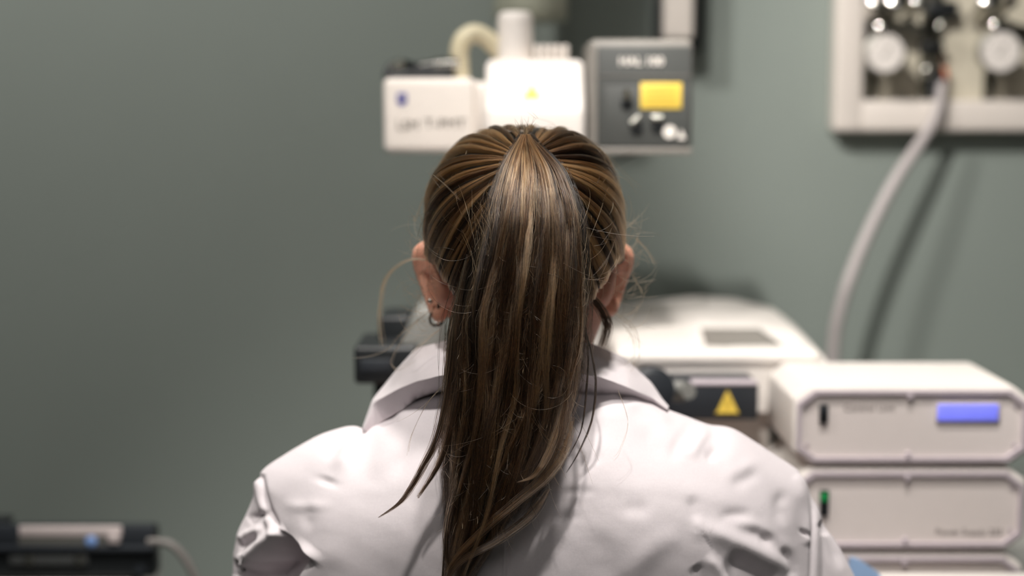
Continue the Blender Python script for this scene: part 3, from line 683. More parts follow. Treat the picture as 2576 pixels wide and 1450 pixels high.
#             points, half width px, height mm (+ out, - in), kind (b bump, s step), fade at ends
FOLDS = [
 ([(760, 1262), (900, 1247), (1060, 1239), (1240, 1237)], 16, -1.1, 's', .25),
 ([(1300, 1236), (1420, 1241), (1640, 1240), (1780, 1262), (1960, 1300)], 16, -1.3, 's', .2),
 ([(1270, 1300), (1268, 1480)], 5, 1.6, 'b', .02), ([(1278, 1300), (1277, 1480)], 5, -1.4, 'b', .02),
 ([(1330, 1309), (1420, 1304), (1490, 1300)], 9, -1.1, 'b', .4),
 ([(1395, 1240), (1450, 1237), (1520, 1236)], 8, -1.8, 'b', .5),
 # left shoulder folds
 ([(928, 1078), (890, 1120), (850, 1160), (826, 1184)], 24, 4.2, 'b', .3), ([(880, 1085), (850, 1128), (815, 1170)], 18, -3.5, 'b', .4),
 ([(828, 1196), (818, 1228)], 24, -3.8, 'b', .5), ([(1010, 1100), (960, 1170), (930, 1220)], 20, 2.5, 'b', .5), ([(1050, 1100), (1010, 1170), (985, 1225)], 16, -2.2, 'b', .5),
 ([(1000, 1010), (985, 1045), (940, 1070)], 14, -3, 'b', .3), ([(1060, 1000), (1020, 1025), (990, 1080)], 16, 3, 'b', .4),
 # left armhole seam, sleeve folds, underarm hollow
 ([(655, 1190), (667, 1255), (688, 1305), (722, 1350)], 7, -3.4, 'b', .06), ([(640, 1200), (654, 1262), (676, 1315), (710, 1362)], 9, 2.2, 'b', .1),
 ([(752, 1366), (706, 1420), (665, 1500)], 38, -56, 'b', .10), ([(790, 1372), (745, 1430), (715, 1490)], 30, 9, 'b', .2), ([(726, 1338), (668, 1372), (605, 1432)], 22, 15, 'b', .15),
 ([(618, 1310), (650, 1300), (690, 1288)], 10, -4, 'b', .3), ([(604, 1390), (625, 1372), (660, 1352)], 13, -4, 'b', .25), ([(598, 1365), (625, 1345), (670, 1325)], 11, 4.5, 'b', .25),
 ([(596, 1440), (612, 1412), (640, 1392)], 9, -5, 'b', .3), ([(790, 1260), (770, 1300), (790, 1340)], 16, -2.5, 'b', .4), ([(850, 1270), (760, 1275), (700, 1268)], 12, 2.2, 'b', .4),
 ([(690, 1440), (650, 1500)], 44, -36, 'b', .2),
 # right collar and shoulder folds
 ([(1560, 990), (1585, 1010), (1640, 1040), (1700, 1075)], 15, 3.5, 'b', .3), ([(1572, 985), (1566, 1008)], 8, -5, 'b', .4), ([(1480, 1000), (1540, 992)], 10, -2.5, 'b', .4),
 ([(1770, 1062), (1730, 1085), (1700, 1130), (1690, 1180)], 18, -3.5, 'b', .35), ([(1790, 1075), (1760, 1110), (1735, 1160)], 16, 4, 'b', .35),
 ([(1810, 1120), (1790, 1145), (1770, 1155)], 10, -4.5, 'b', .4), ([(1500, 1050), (1480, 1100), (1440, 1150)], 22, -3, 'b', .4), ([(1610, 1060), (1640, 1110), (1700, 1150)], 22, -3, 'b', .4),
 ([(1920, 1180), (1880, 1200), (1830, 1225)], 16, -2.8, 'b', .4), ([(1920, 1150), (1860, 1190), (1800, 1200)], 18, 2.5, 'b', .4), ([(1990, 1230), (1960, 1270), (1975, 1330)], 18, -3.5, 'b', .4),
 ([(1520, 1140), (1470, 1165), (1440, 1190)], 14, -2.5, 'b', .4), ([(1650, 1290), (1590, 1280), (1560, 1310)], 18, -2.2, 'b', .4), ([(1740, 1240), (1750, 1290), (1765, 1320)], 14, -3, 'b', .4),
 # right armhole seam (double) and sleeve
 ([(2014, 1180), (2034, 1215), (2044, 1290), (2044, 1375), (2040, 1480)], 6, -2.6, 'b', .04), ([(2026, 1190), (2044, 1225), (2054, 1300), (2053, 1380), (2050, 1480)], 9, 1.3, 'b', .05),
 ([(2000, 1190), (2020, 1232), (2031, 1300), (2030, 1380)], 9, 1.4, 'b', .1), ([(2060, 1310), (2075, 1330), (2078, 1352)], 9, -5, 'b', .3), ([(2070, 1270), (2090, 1350), (2120, 1440)], 14, -3, 'b', .3), ([(2030, 1335), (2020, 1350)], 9, -5, 'b', .4),
 # right underarm : long ridges running down to the right with dark hollows below
 ([(1755, 1372), (1775, 1335), (1860, 1368), (1960, 1420), (2010, 1452)], 24, 7, 'b', .3), ([(1815, 1408), (1880, 1440), (1960, 1500)], 32, -11, 'b', .3), ([(1745, 1420), (1765, 1455), (1775, 1500)], 18, -6, 'b', .3),
 ([(1775, 1395), (1810, 1440), (1830, 1490)], 14, 4, 'b', .3), ([(1850, 1325), (1930, 1352), (1985, 1395)], 20, -4.5, 'b', .4), ([(1840, 1310), (1920, 1335), (2000, 1400)], 12, 3.5, 'b', .3),
 ([(1905, 1356), (1955, 1362)], 9, -2.5, 'b', .5), ([(1960, 1375), (1990, 1420), (1992, 1470)], 10, -5, 'b', .3), ([(1900, 1300), (1850, 1295), (1800, 1305)], 13, -2.6, 'b', .4),
 ([(700, 1440), (790, 1400), (900, 1395)], 30, 2.5, 'b', .4), ([(1560, 1480), (1640, 1380), (1740, 1345)], 26, 3, 'b', .4), ([(1480, 1330), (1520, 1400), (1530, 1480)], 30, -2, 'b', .4),
]
def fold_field(P):
    px, py = proj(P); d = np.zeros(px.shape)
    for pts, wd, amp, kind, fade in FOLDS:
        if abs(amp) < 3.5 and kind == 'b' and fade >= .4: amp *= .65; wd *= 1.2
        if abs(amp) >= 3.5 and pts[0][0] > 780: amp *= .62
        if pts[0][0] > 780 and kind == 'b' and wd < 14 and wd > 7: wd *= 1.35
        q = spl(pts, 14) if len(pts) > 2 else np.array(pts, float)
        b, sg, al = dist_poly(px, py, q)
        en = np.clip(al/fade, 0, 1)*np.clip((1-al)/fade, 0, 1); en = en*en*(3-2*en)
        if kind == 'b': d += amp*np.exp(-(b/wd)**2)*en
        else: d += amp*.5*(1+np.tanh(b*sg/wd))*np.exp(-(b*(sg > 0)/170)**2)*en
    # soft undulation of loose cotton
    d += .25*np.sin(px*.021+py*.013)*np.sin(py*.024-px*.006)+.12*np.sin(px*.047-py*.036+1.3)*np.sin(py*.051+.7)
    return d*.001
nb = normals(Pb)
Pb = Pb+nb*(fold_field(Pb)*np.ones(Pb.shape[:2]))[..., None]
def coat_mesh():
    nb_, nf = Pb.shape[1], Pf.shape[1]
    V = np.vstack([Pb.reshape(-1, 3), Pf[:, :-1].reshape(-1, 3)]); F = []; ib = np.arange(NTH*nb_).reshape(NTH, nb_)
    fi = np.arange(NTH*(nf-1)).reshape(NTH, nf-1)+NTH*nb_; fi = np.hstack([fi, ib[:, -1:]])
    for a, fl in ((ib, 0), (fi, 1)):
        r = np.vstack([a, a[:1]]); q = np.stack([r[:-1, :-1], r[1:, :-1], r[1:, 1:], r[:-1, 1:]], -1).reshape(-1, 4)
        F.append(q[:, ::-1] if fl else q)
    return V, np.vstack(F)
V, F = coat_mesh()
cp = V[F].mean(1); px, py = proj(cp)
ls = [(1150, 640), (1190, 655), (1255, 667), (1305, 688), (1350, 722), (1420, 700), (1480, 690), (1700, 680), (2400, 640)]; rs = [(1150, 2005), (1180, 2014), (1215, 2034), (1290, 2044), (1375, 2044), (1480, 2040), (1700, 2010), (2400, 2010)]
isl = (px < np.interp(py, *zip(*ls))) & (cp[:, 2] > .735); isr = (px > np.interp(py, *zip(*rs))) & (cp[:, 2] > .735)
def sub(F): 
    u, inv = np.unique(F, return_inverse=True); return V[u], inv.reshape(F.shape)
coat = link('lab_coat', mesh_from('lab_coat', *sub(F[~(isl | isr)])), M_coat, person); coat.data.set_sharp_from_angle(angle=math.pi)
coat['label'] = 'white cotton lab coat with creased back'
def sleeve(sel, s):
    v, f = sub(F[sel])
    el = np.array((.025+s*.245, 1.335, .80)); wr = np.array((.02+s*.192, 1.43, .79)); n = 24; ring = []
    pts = spl([np.array((.02+s*.165, 1.305, .925)), (el+np.array((.02+s*.165, 1.305, .925)))/2, el, (el+wr)/2+np.array((s*.006, 0, -.004)), wr], 20)
    for i, p in enumerate(pts):
        t = pts[min(i+1, 19)]-pts[max(i-1, 0)]; t /= np.linalg.norm(t); a = np.cross(t, (0, 0, 1)); a /= np.linalg.norm(a); b = np.cross(a, t)
        r = .058-.018*i/19+.0015*math.sin(i*1.7)
        ring.append([p+(a*math.cos(k*2*math.pi/n)+b*math.sin(k*2*math.pi/n))*r for k in range(n)])
    v2, f2 = gridmesh('x', np.array(ring), closed_v=True)
    v = np.vstack([v, v2]); f = np.vstack([f, f2+len(v)-len(v2)])
    o = link('sleeve', mesh_from('sleeve', v, f), M_coat, coat); o.data.set_sharp_from_angle(angle=math.pi)
sleeve(isl, -1); sleeve(isr, 1)
# collar : fold line T, outer crease A, hem B for each station
ST = [((914, 1082), (914, 1084), (916, 1088), 1.315, 1.312, 1.306), ((938, 1006), (941, 1014), (962, 1060), 1.30, 1.280, 1.276), ((996, 934), (998, 981), (1014, 1030), 1.292, 1.240, 1.244),
      ((1046, 878), (1052, 959), (1048, 1002), 1.285, 1.222, 1.232), ((1128, 857), (1100, 947), (1086, 988), 1.270, 1.208, 1.222), ((1210, 842), (1200, 930), (1195, 968), 1.255, 1.198, 1.212),
      ((1320, 836), (1320, 926), (1320, 962), 1.248, 1.194, 1.208), ((1400, 843), (1410, 932), (1415, 975), 1.252, 1.196, 1.212), ((1458, 856), (1466, 941), (1470, 991), 1.262, 1.204, 1.220),
      ((1502, 871), (1506, 948), (1520, 992), 1.272, 1.214, 1.228), ((1570, 901), (1580, 975), (1578, 996), 1.284, 1.234, 1.240), ((1638, 964), (1640, 1001), (1640, 1014), 1.295, 1.262, 1.262), ((1682, 1030), (1681, 1031), (1680, 1033), 1.312, 1.308, 1.304)]
bpx, bpy_ = proj(Pb)
def coat_y(x, y):
    k = np.argmin((bpx-x)**2+(bpy_-y)**2); return Pb.reshape(-1, 3)[k][1]
rows = [[], [], [], [], [], []]
for T_, A_, B_, yt, ya, yb in ST:
    yb = min(yb+.02, coat_y(*B_)-.0015); ya = min(ya, yb-.005); t, a, b = W(*T_, yt), W(*A_, ya), W(*B_, yb); k = Vector((0, .008, -.004)); m = (t+a)/2+Vector((0, -.004, .003))
    for r_, p in zip(rows, (t+Vector((0, .010, -.05)), t+Vector((0, .005, -.001)), t, m, a, b)): r_.append(tuple(p))
def lin_row(r_):
    r_ = np.array(r_); t = np.linspace(0, len(r_)-1, 140); q = np.stack([np.interp(t, np.arange(len(r_)), r_[:, d_]) for d_ in range(3)], -1)
    k_ = np.array([.06, .24, .4, .24, .06]); return np.stack([np.convolve(np.pad(q[:, d_], 2, 'edge'), k_, 'valid') for d_ in range(3)], -1)
rows = np.array([lin_row(r_) for r_ in rows])                                   # 6 x 140 x 3
cc = []
for j in range(140):
    kn = np.array([0, 9, 13, 24, 28, 41])-np.array([0, 0, 0, 0, 0, 1]); prof = np.stack([np.interp(np.arange(41), [0, 9, 12, 18, 25, 40], rows[:, j, d_]) for d_ in range(3)], -1); cc.append(prof)
cc = np.array(cc)
jj = np.arange(140)[:, None]; kk = np.linspace(0, 1, 41)[None, :]
wob = .0009*np.sin(jj*.32+1)*np.exp(-((kk-.62)/.2)**2)+.0011*np.sin(jj*.9)*np.exp(-((kk-.95)/.06)**2)*((jj > 20) & (jj < 110))
cc[..., 1] -= wob
Vc, Fc = gridmesh('collar', cc); co = link('collar', mesh_from('collar', Vc, Fc), M_coat, coat); co.data.set_sharp_from_angle(angle=math.radians(60))
md = co.modifiers.new('cloth', 'SOLIDIFY'); md.thickness = .0012; md.offset = 0
# trousers, shoes, stool (under the frame edge)
tr = MB()
for s in (-1, 1):
    tr.tube(spl([(.015+s*.06, 1.24, .53), (.015+s*.095, 1.45, .53), (.015+s*.11, 1.66, .52), (.015+s*.11, 1.685, .42), (.015+s*.11, 1.63, .12)], 24), [.095-.03*i/23 for i in range(24)], 20)
tr.build('trousers', M_trouser, person)
for s in (-1, 1):
    MB().tube(spl([(.015+s*.11, 1.575, .05), (.015+s*.11, 1.62, .055), (.015+s*.113, 1.72, .045), (.015+s*.115, 1.80, .035)], 14), [.03, .045, .048, .048, .047, .046, .045, .044, .043, .041, .039, .036, .03, .018], 18).build('shoe', M_black, person)
st = thing('stool', 'round black laboratory stool under the person', 'stool', (.015, 1.28, 0))
MB().lathe((.015, 1.28, .40), (0, 0, 1), [(0, .13), (.01, .165), (.045, .17), (.06, .16), (.064, .1)], 40).build('seat', M_black, st)
MB().lathe((.015, 1.28, .05), (0, 0, 1), [(0, .03), (.2, .03), (.205, .018), (.36, .018)], 20).build('column', M_chrome, st)
for k in range(5):
    a_ = k*2*math.pi/5+.3; e = Vector((.015+.24*math.cos(a_), 1.28+.24*math.sin(a_), .055))
    MB().tube([(.015, 1.28, .075), e], [.02, .014], 10).build('foot', M_black, st)
    MB().lathe(e+Vector((-.01, 0, -.03)), (1, 0, 0), [(0, .025), (.02, .025)], 16).build('caster', M_black, st)

# earrings
M_ering = mat('dark_metal', (46, 46, 46), .25, .9)
def hoop(px, py, Y, r, rt_, m, yaw):
    c_ = W(px, py, Y); ax = Vector((math.cos(yaw), math.sin(yaw), 0)); P = np.zeros((28, 10, 3))
    for i in range(28):
        a_ = i*2*math.pi/28; d_ = ax*math.cos(a_)+Vector((0, 0, 1))*math.sin(a_); nrm = ax.cross(Vector((0, 0, 1)))
        for k in range(10): P[i, k] = c_+d_*(r+rt_*math.cos(k*.6283))+nrm*rt_*math.sin(k*.6283)
    return link('earring', mesh_from('earring', *gridmesh('e', P, True, True)), m, person)
hoop(1098, 802, 1.286, .0068, .0012, M_ering, .5); hoop(1114, 770, 1.283, .0042, .0016, M_ering, .3); hoop(1531, 808, 1.286, .006, .0012, M_ering, 1.2)
for x, y in ((1083, 757), (1099, 815)):
    c_ = W(x, y, 1.285); MB().lathe(c_, (0, -1, 0), [(0, .0012), (.001, .0022), (.003, .0022), (.004, .0012)], 14).build('ear_stud', M_chrome, person)

# ------------------------------------------------------------------ hair
def hair_material(name, mel, red, rough=.28, var=.3):
    m = bpy.data.materials.new(name); m.use_nodes = True; nt = m.node_tree; N = nt.nodes; L = nt.links
    N.remove(N['Principled BSDF']); h = N.new('ShaderNodeBsdfHairPrincipled'); h.parametrization = 'COLOR'
    at = N.new('ShaderNodeAttribute'); at.attribute_name = 'tint'
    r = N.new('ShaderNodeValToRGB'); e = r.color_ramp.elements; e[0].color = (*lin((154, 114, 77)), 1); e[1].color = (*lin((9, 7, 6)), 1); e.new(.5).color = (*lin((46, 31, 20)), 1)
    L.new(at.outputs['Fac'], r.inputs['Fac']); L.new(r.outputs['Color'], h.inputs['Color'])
    h.inputs['Roughness'].default_value = rough; h.inputs['Radial Roughness'].default_value = .35; h.inputs['Coat'].default_value = 0
    h.inputs['Random Roughness'].default_value = .2
    L.new(h.outputs[0], N['Material Output'].inputs['Surface']); return m
M_hair = hair_material('brown_hair', .60, .06, .26, .34)
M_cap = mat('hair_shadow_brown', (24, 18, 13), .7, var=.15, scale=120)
def curves_obj(name, strands, rad, tint, parent, label=None, tip=.25):
    n = len(strands); sizes = [len(s) for s in strands]
    cu = bpy.data.hair_curves.new(name); cu.add_curves(sizes)
    cu.attributes['position'].data.foreach_set('vector', np.concatenate(strands).astype(np.float32).ravel())
    r = np.concatenate([rad*np.interp(np.linspace(0, 1, k), [0, .7, 1], [1, 1, tip]) for k in sizes]).astype(np.float32)
    ra = cu.attributes.get('radius') or cu.attributes.new('radius', 'FLOAT', 'POINT'); ra.data.foreach_set('value', r)
    ti = cu.attributes.new('tint', 'FLOAT', 'CURVE'); ti.data.foreach_set('value', np.asarray(tint, np.float32))
    cu.materials.append(M_hair)
    o = bpy.data.objects.new(name, cu); COL.objects.link(o); o.parent = parent; o['kind'] = 'stuff'
    if label: o['label'] = label
    return o
def shell(d, off=0.0, p=2.5):
    """point of the combed hair shell in direction d (unit, head centre)"""
    d = np.asarray(d); R = np.array((HRX, HRY, HRZ))
    k = (np.abs(d/R)**p).sum(-1)**(-1/p)
    return np.array(S)+d*(k+off)[..., None] if np.ndim(k) else np.array(S)+d*(k+off)
ROOT = W(1322, 415, 1.18); rd = np.array(ROOT-S); rd /= np.linalg.norm(rd)
e1 = np.array((1, 0, 0.)); e2 = np.cross(rd, e1); e2 /= np.linalg.norm(e2); e1 = np.cross(e2, rd)
def sdir(al, ph): return math.cos(al)*rd+math.sin(al)*(math.cos(ph)*e1+math.sin(ph)*e2)
def hairy(p):
    x, y, z = p[0]-S[0], p[1]-S[1], p[2]-S[2]
    if y < .012: return z > -.022-.062*max(0, 1-(abs(x)/.078)**2)
    if y < .05: return z > .004+(y-.012)*.4
    return z > .02 and y < .066+.2*max(0, z-.06)
def hairline(ph):
    al = .3
    while al < 2.4 and hairy(shell(sdir(al, ph))): al += .02
    return al
NP = 360; HL = np.array([hairline(i*2*math.pi/NP) for i in range(NP)]); HL = np.convolve(np.concatenate([HL[-4:], HL, HL[:4]]), np.ones(5)/5, 'same')[4:-4]
hl = lambda ph: np.interp((ph/(2*math.pi)*NP) % NP, np.arange(NP+1), np.append(HL, HL[0]))
# dark cap under the combed hair
cap_P = np.array([[shell(sdir(hl(i*2*math.pi/120)*j/23+.02*(j == 0), i*2*math.pi/120), -.0035) for j in range(24)] for i in range(120)])
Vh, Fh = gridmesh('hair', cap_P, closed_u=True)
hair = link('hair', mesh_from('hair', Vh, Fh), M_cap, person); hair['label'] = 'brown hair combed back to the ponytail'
NCL = 84
cph = np.sort(rng.uniform(0, 2*math.pi, NCL)); ctint = np.clip(rng.normal(.30, .3, NCL), 0, 1); coff = rng.uniform(-.0028, .0028, NCL); cwv = rng.normal(0, .03, NCL); cw2 = rng.uniform(0, 6.28, NCL)
strands, tints = [], []
for i in range(15000):
    ph = rng.uniform(0, 2*math.pi); c_ = int(np.argmin(np.abs((cph-ph+math.pi) % (2*math.pi)-math.pi))); dphi = (ph-cph[c_]+math.pi) % (2*math.pi)-math.pi
    a1 = hl(ph)*(1 if rng.random() < .45 else rng.uniform(.35, 1))
    al = np.linspace(a1, .05, 18); f = al/a1
    php = cph[c_]+dphi*(.30+.70*f)+cwv[c_]*np.sin(al*3+cw2[c_])+rng.normal(0, .006)
    D = np.cos(al)[:, None]*rd+np.sin(al)[:, None]*(np.cos(php)[:, None]*e1+np.sin(php)[:, None]*e2)
    off = coff[c_]*np.sin(np.clip(f, 0, 1)*math.pi)-.0030*(dphi*NCL/6.28)**2*.5+rng.normal(0, .0009)-.002*(f > .97)+.004*np.clip(1-al/.35, 0, 1)
    strands.append(shell(D, off)); tints.append(np.clip(ctint[c_]+rng.normal(0, .2), 0, 1))
curves_obj('combed_hair', strands, .00011, tints, hair, tip=.8)

# ponytail : silhouette (left, right) and depth of the front by picture height
PY = [330, 345, 380, 420, 480, 550, 620, 700, 800, 900, 1000, 1100, 1200, 1300, 1400, 1450, 1540]
PL = [1318, 1308, 1280, 1253, 1230, 1212, 1196, 1172, 1146, 1140, 1134, 1118, 1112, 1112, 1110, 1108, 1100]
PR = [1330, 1338, 1378, 1420, 1447, 1464, 1470, 1472, 1466, 1460, 1448, 1424, 1385, 1325, 1252, 1212, 1170]
PD = [1.212, 1.203, 1.180, 1.163, 1.146, 1.136, 1.132, 1.130, 1.130, 1.131, 1.131, 1.130, 1.130, 1.132, 1.134, 1.136, 1.14]
PT = [.004, .008, .016, .022, .027, .030, .034, .040, .044, .042, .034, .028, .024, .022, .02, .018, .015]
_yy = np.arange(320, 1560, 4.0); _k = np.exp(-np.linspace(-2.5, 2.5, 33)**2); _k /= _k.sum()
def _sm(q):
    v = np.interp(_yy, PY, q); e = np.convolve(np.pad(v, 16, 'edge'), _k, 'valid'); w_ = np.clip((_yy-340)/70, 0, 1); return v*(1-w_)+e*w_
PL, PR, PD, PT = (_sm(q) for q in (PL, PR, PD, PT)); PY = _yy
def pony(s, l, y):
    L_, R_, D_, T_ = (np.interp(y, PY, q) for q in (PL, PR, PD, PT))
    x = (L_+R_)/2+s*(R_-L_)/2; Y = D_+T_*l+.016*s*s*np.clip((y-345)/120, 0, 1)
    return x, Y
def Wv(x, y, Y):
    a = (x-1288)/FPX; b = (725-y)/FPX; dy = math.cos(PITCH)+b*math.sin(PITCH); t = Y/dy
    return np.stack([a*t, Y, CAMZ+(-math.sin(PITCH)+b*math.cos(PITCH))*t], -1)
# core, near black: shade between the locks put into its colour
core = []
for y in np.linspace(352, 1400, 60):
    row = []
    for k in range(28):
        a_ = k*2*math.pi/28; s = .80*math.cos(a_); l = .55-.38*math.sin(a_); sh = np.interp(y, [352, 1000, 1400], [1, .9, .25])
        x, Y = pony(np.float64(s*sh), np.float64(l), y); row.append(Wv(np.float64(x), np.float64(y), np.float64(Y)))
    core.append(row)
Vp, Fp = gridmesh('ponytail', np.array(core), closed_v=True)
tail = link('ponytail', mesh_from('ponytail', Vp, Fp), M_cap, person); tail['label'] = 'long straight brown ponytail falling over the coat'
strands, tints = [], []
NC = 260
for c_ in range(NC):
    front = c_ < 96
    s0 = rng.uniform(-.88, .88); l0 = rng.uniform(-.28, .30) if front else rng.uniform(.25, 1)
    yend = rng.choice([rng.uniform(900, 1250), rng.uniform(1200, 1480), rng.uniform(1380, 1530)], p=[.25, .4, .35])
    if s0 > .45: yend = rng.uniform(1000, 1330)
    if s0 < -.65: yend = rng.uniform(1060, 1420)
    ct = np.clip(rng.normal(.42 if front else .92, .22), 0, 1); w0, w1, w2, w3 = rng.uniform(0, 6.28, 4); amp = rng.uniform(2, 10); ampY = rng.uniform(.0015, .006)  # back clumps tinted almost black to paint the shaded gaps
    n = int(rng.uniform(25, 75) if front else rng.uniform(60, 120)); rad = rng.uniform(.0007, .0021) if front else rng.uniform(.0015, .0035)
    s1 = np.clip(s0+rng.normal(0, .17), -.92, .92); bend = rng.normal(0, .1)
    for h in range(n):
        ye = yend-abs(rng.normal(0, 60)) if rng.random() < .75 else rng.uniform(620, yend)
        ys = 338 if rng.random() < .93 else rng.uniform(345, 500)
        y = ys+(ye-ys)*np.linspace(0, 1, 34)**1.05; f = (y-338)/(yend-338)
        s = s0+(s1-s0)*f+bend*np.sin(f*math.pi); x, Y = pony(s, l0, y)
        ox, oy = rng.normal(0, 1, 2); fan = np.interp(f, [0, .12, .5, .85, 1], [.35, .8, 1, .7, .3])
        g1, g2 = rng.uniform(0, 6.28, 2); fz = rng.uniform(.5, 2.2) if rng.random() < .85 else rng.uniform(2, 5)
        x = x+(amp*np.sin(y*.0085+w0)+.4*amp*np.sin(y*.021+w1))*np.clip((y-420)/500, 0, 1.3)+ox*rad*fan*FPX/1.13+fz*(np.sin(y*.034+g1)+.6*np.sin(y*.071+g2)+.8*np.sin(y*.013+g2*2))*np.clip((y-380)/200, 0, 1)
        Y = Y+oy*rad*fan+ampY*np.sin(y*.011+w2)+.0004*np.sin(y*.03+g2)
        strands.append(Wv(x, y, Y))
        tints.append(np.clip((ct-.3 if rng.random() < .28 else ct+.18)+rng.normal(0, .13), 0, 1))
# separate locks (picture points, depth) that leave the tail
LOCKS = [([(1175, 640), (1148, 780), (1132, 930), (1104, 1085), (1062, 1178), (1012, 1258), (952, 1303)], 1.134, 90, 9, .45),
         ([(1190, 700), (1165, 900), (1140, 1040), (1108, 1160), (1052, 1254)], 1.137, 90, 9, .4),
         ([(1160, 720), (1133, 850), (1126, 960), (1132, 1040), (1120, 1130), (1085, 1200), (1050, 1250)], 1.140, 70, 7, .3),
         ([(1150, 760), (1128, 860), (1124, 950), (1130, 1005)], 1.142, 30, 3, .3),
         ([(1470, 820), (1490, 900), (1498, 970), (1488, 1060), (1455, 1140), (1425, 1190)], 1.165, 26, 2.2, .85),
         ([(1468, 800), (1478, 880), (1475, 980), (1462, 1080), (1430, 1150)], 1.160, 26, 2.2, .8),
         ([(1440, 1050), (1420, 1130), (1372, 1200), (1300, 1262), (1230, 1322), (1160, 1388), (1122, 1440)], 1.128, 150, 14, .1),
         ([(1420, 1000), (1395, 1100), (1350, 1190), (1300, 1215)], 1.126, 90, 9, .05),
         ([(1385, 870), (1375, 940), (1330, 1020), (1290, 1110), (1250, 1200)], 1.127, 130, 11, .05),
         ([(1380, 1230), (1330, 1300), (1250, 1360), (1150, 1420), (1120, 1480)], 1.130, 120, 13, .35),
         ([(1140, 1200), (1125, 1300), (1118, 1400), (1112, 1480)], 1.132, 40, 4, .6),
         ([(1180, 1150), (1140, 1260), (1122, 1360), (1130, 1440)], 1.131, 90, 8, .45)]
for pts, Y0, n, wd, tn in LOCKS:
    P = spl(pts, 34); t = np.linspace(0, 1, 34)
    for h in range(n):
        ox, oy = rng.normal(0, 1, 2); cut = 34-int(abs(rng.normal(0, 4))) if h > 6 else 34; fan = np.interp(t, [0, .25, .5, .8, 1], [.4, 1, 1, .6, .12])
        tw = np.sin(t*5+h*.05)
        x = P[:, 0]+ox*wd*fan*.55+tw*wd*.15; y = P[:, 1]+ox*wd*.15*fan
        st_ = int(rng.uniform(0, 11)) if h > 4 else 0; rr2 = rng.uniform(.2, 1.3)
        strands.append(Wv(x+rr2*np.sin(t*15+h), y, Y0+oy*.0022*fan+.018*np.clip(1-t/.6, 0, 1))[st_:max(18, cut)]); tints.append(np.clip((tn if rng.random() < .4 else tn+.4)+rng.normal(0, .15), 0, 1))
# thick dark lock behind the right ear
for h in range(110):
    P = spl([(1450, 735, 1.20), (1485, 748, 1.205), (1515, 785, 1.212), (1527, 825, 1.218), (1514, 872, 1.222)], 18); ox, oy = rng.normal(0, 1, 2)
    strands.append(Wv(P[:, 0]+ox*6, P[:, 1]+oy*4, P[:, 2]+rng.normal(0, .002))); tints.append(np.clip(rng.normal(.85, .1), 0, 1))
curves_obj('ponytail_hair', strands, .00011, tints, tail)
# short broken hairs and flyaways
strands, tints = [], []
for i in range(520):
    y0 = rng.uniform(380, 1330); s = rng.uniform(-1, 1); x, Y = pony(np.float64(s), np.float64(0), y0); Ln = rng.uniform(14, 75); a_ = rng.normal(math.pi/2, .38); k = rng.normal(0, .6); t = np.linspace(0, 1, 10)
    ang = a_+k*t; dx = np.cumsum(np.cos(ang))*Ln/10; dy = np.cumsum(np.sin(ang))*Ln/10
    strands.append(Wv(x+dx, y0+dy, Y-.004-.006*t*rng.random())); tints.append(rng.uniform(.05, .7))
for i in range(130):
    y0 = rng.uniform(430, 1100); s = rng.uniform(-1, 1); x, Y = pony(np.float64(s), np.float64(0), y0); Ln = rng.uniform(90, 230); k = rng.normal(0, 2.2); t = np.linspace(0, 1, 20); ang = rng.normal(math.pi/2, .5)+k*(t-.3)
    strands.append(Wv(x+np.cumsum(np.cos(ang))*Ln/20, y0+np.cumsum(np.sin(ang))*Ln/20, Y-.004-.004*np.sin(t*3))); tints.append(rng.uniform(0, .5))
for i in range(230):
    ph = rng.uniform(0, 2*math.pi); al0 = rng.uniform(.35, 1)*hl(ph); p = shell(sdir(al0, ph), .001); n_ = p-np.array(S); n_ /= np.linalg.norm(n_)
    tdir = rng.normal(0, 1, 3); tdir -= n_*(tdir@n_); tdir /= np.linalg.norm(tdir); tdir = tdir*.9+np.array((0, 0, -.25)); Ln = rng.uniform(.01, .045); c2 = rng.normal(0, .7); t = np.linspace(0, 1, 12)[:, None]; bb = np.cross(n_, tdir)
    strands.append(p+Ln*(tdir*t+n_*(.45*t-.38*t*t)+bb*c2*t*t*.4)); tints.append(rng.uniform(0, .6))
for sx, x0, n in ((-1, 1075, 84), (1, 1568, 56)):        # wisps beside the ears
    for i in range(n):
        y0 = rng.uniform(560, 840); t = np.linspace(0, 1, 20); Ln = rng.uniform(40, 130); a0 = (math.pi if sx < 0 else 0)+rng.normal(0, .5)*1; k = -sx*rng.uniform(.2, 2.4)*(1 if rng.random() < .8 else -1)
        ang = a0+k*t; x = x0+sx*rng.uniform(-40, 10)+np.cumsum(np.cos(ang))*Ln/20*.9; y = y0+np.cumsum(np.sin(ang))*Ln/20
        strands.append(Wv(x, y, 1.262+rng.normal(0, .012)+0*t)); tints.append(rng.uniform(0, .4))
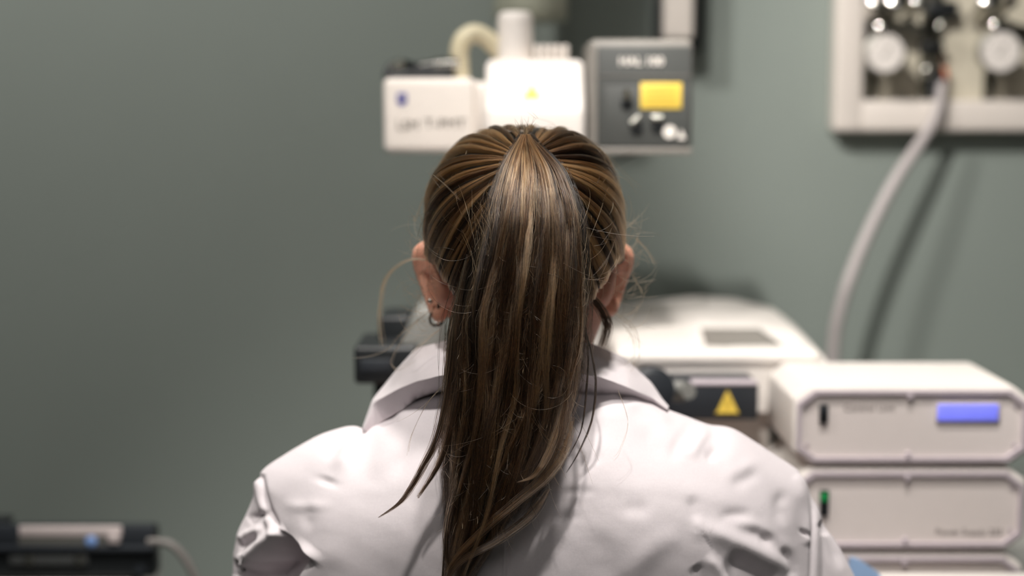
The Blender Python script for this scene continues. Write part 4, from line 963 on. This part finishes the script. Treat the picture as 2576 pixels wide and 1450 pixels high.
LOOPS = [([(1072, 655), (1030, 655), (990, 680), (966, 715), (957, 770), (956, 820), (962, 870)], 1.265, 22, 5), ([(1062, 500), (1052, 530), (1040, 560), (1036, 545)], 1.26, 3, 3), ([(1060, 800), (1010, 840), (975, 880), (935, 900), (885, 908)], 1.25, 3, 4),
         ([(1070, 790), (1030, 830), (985, 905), (1000, 930), (1040, 905)], 1.25, 3, 5), ([(1090, 440), (1125, 470), (1158, 505)], 1.17, 5, 2.5), ([(1600, 600), (1630, 635), (1650, 670)], 1.27, 4, 4), ([(1590, 690), (1612, 725), (1620, 740)], 1.27, 3, 3),
         ([(1540, 400), (1570, 440), (1610, 480)], 1.25, 2, 5), ([(1545, 790), (1590, 830), (1600, 900), (1570, 935)], 1.26, 6, 9), ([(1555, 980), (1580, 1060), (1560, 1130), (1545, 1150)], 1.165, 2, 5), ([(1350, 300), (1330, 285), (1300, 262)], 1.21, 2, 6),
         ([(1130, 960), (1080, 1010), (1040, 1090), (1030, 1140)], 1.155, 3, 5), ([(1105, 830), (1060, 870), (1040, 890)], 1.22, 5, 6)]
for pts, Y0, n, sp in LOOPS:
    P = spl(pts, 24)
    for h in range(n):
        o1 = rng.normal(0, sp); strands.append(Wv(P[:, 0]+o1*np.linspace(.3, 1, 24), P[:, 1]+rng.normal(0, sp)*np.linspace(.3, 1, 24), Y0+rng.normal(0, .003)+0*P[:, 0])); tints.append(rng.uniform(0, .4))
for i in range(34):                                        # tuft standing at the root
    x0 = rng.normal(1321, 7); L_ = rng.uniform(15, 62); k = rng.normal(0, .5); t = np.linspace(0, 1, 10); ang = -math.pi/2+rng.normal(0, .4)+k*t
    strands.append(Wv(x0+np.cumsum(np.cos(ang))*L_/10, 348+np.cumsum(np.sin(ang))*L_/10, 1.203+0*t)); tints.append(rng.uniform(.2, .9))
for i in range(70):                                        # thin strands crossing from the head to the tail
    sx = -1 if rng.random() < .6 else 1; x0 = 1321+sx*rng.uniform(110, 200); y0 = rng.uniform(440, 640); t = np.linspace(0, 1, 22); x1 = 1321+sx*rng.uniform(40, 150); y1 = y0+rng.uniform(60, 260); bow = rng.normal(0, 22)
    x = x0+(x1-x0)*(1-(1-t)**2)+bow*np.sin(t*3.1); y = y0+(y1-y0)*t**1.5-20*np.sin(t*3.14)*rng.random()
    pY = np.array([pony(np.float64(0), np.float64(0), v)[1] for v in y]); Ya = pY+.045-.05*np.clip(t*1.6, 0, 1)+.012*(np.abs(x-1321)/130)**2
    strands.append(Wv(x, y, Ya)); tints.append(rng.uniform(0, .45))
curves_obj('loose_hair', strands, .0001, tints, hair, 'fine loose flyaway hairs', tip=.5)
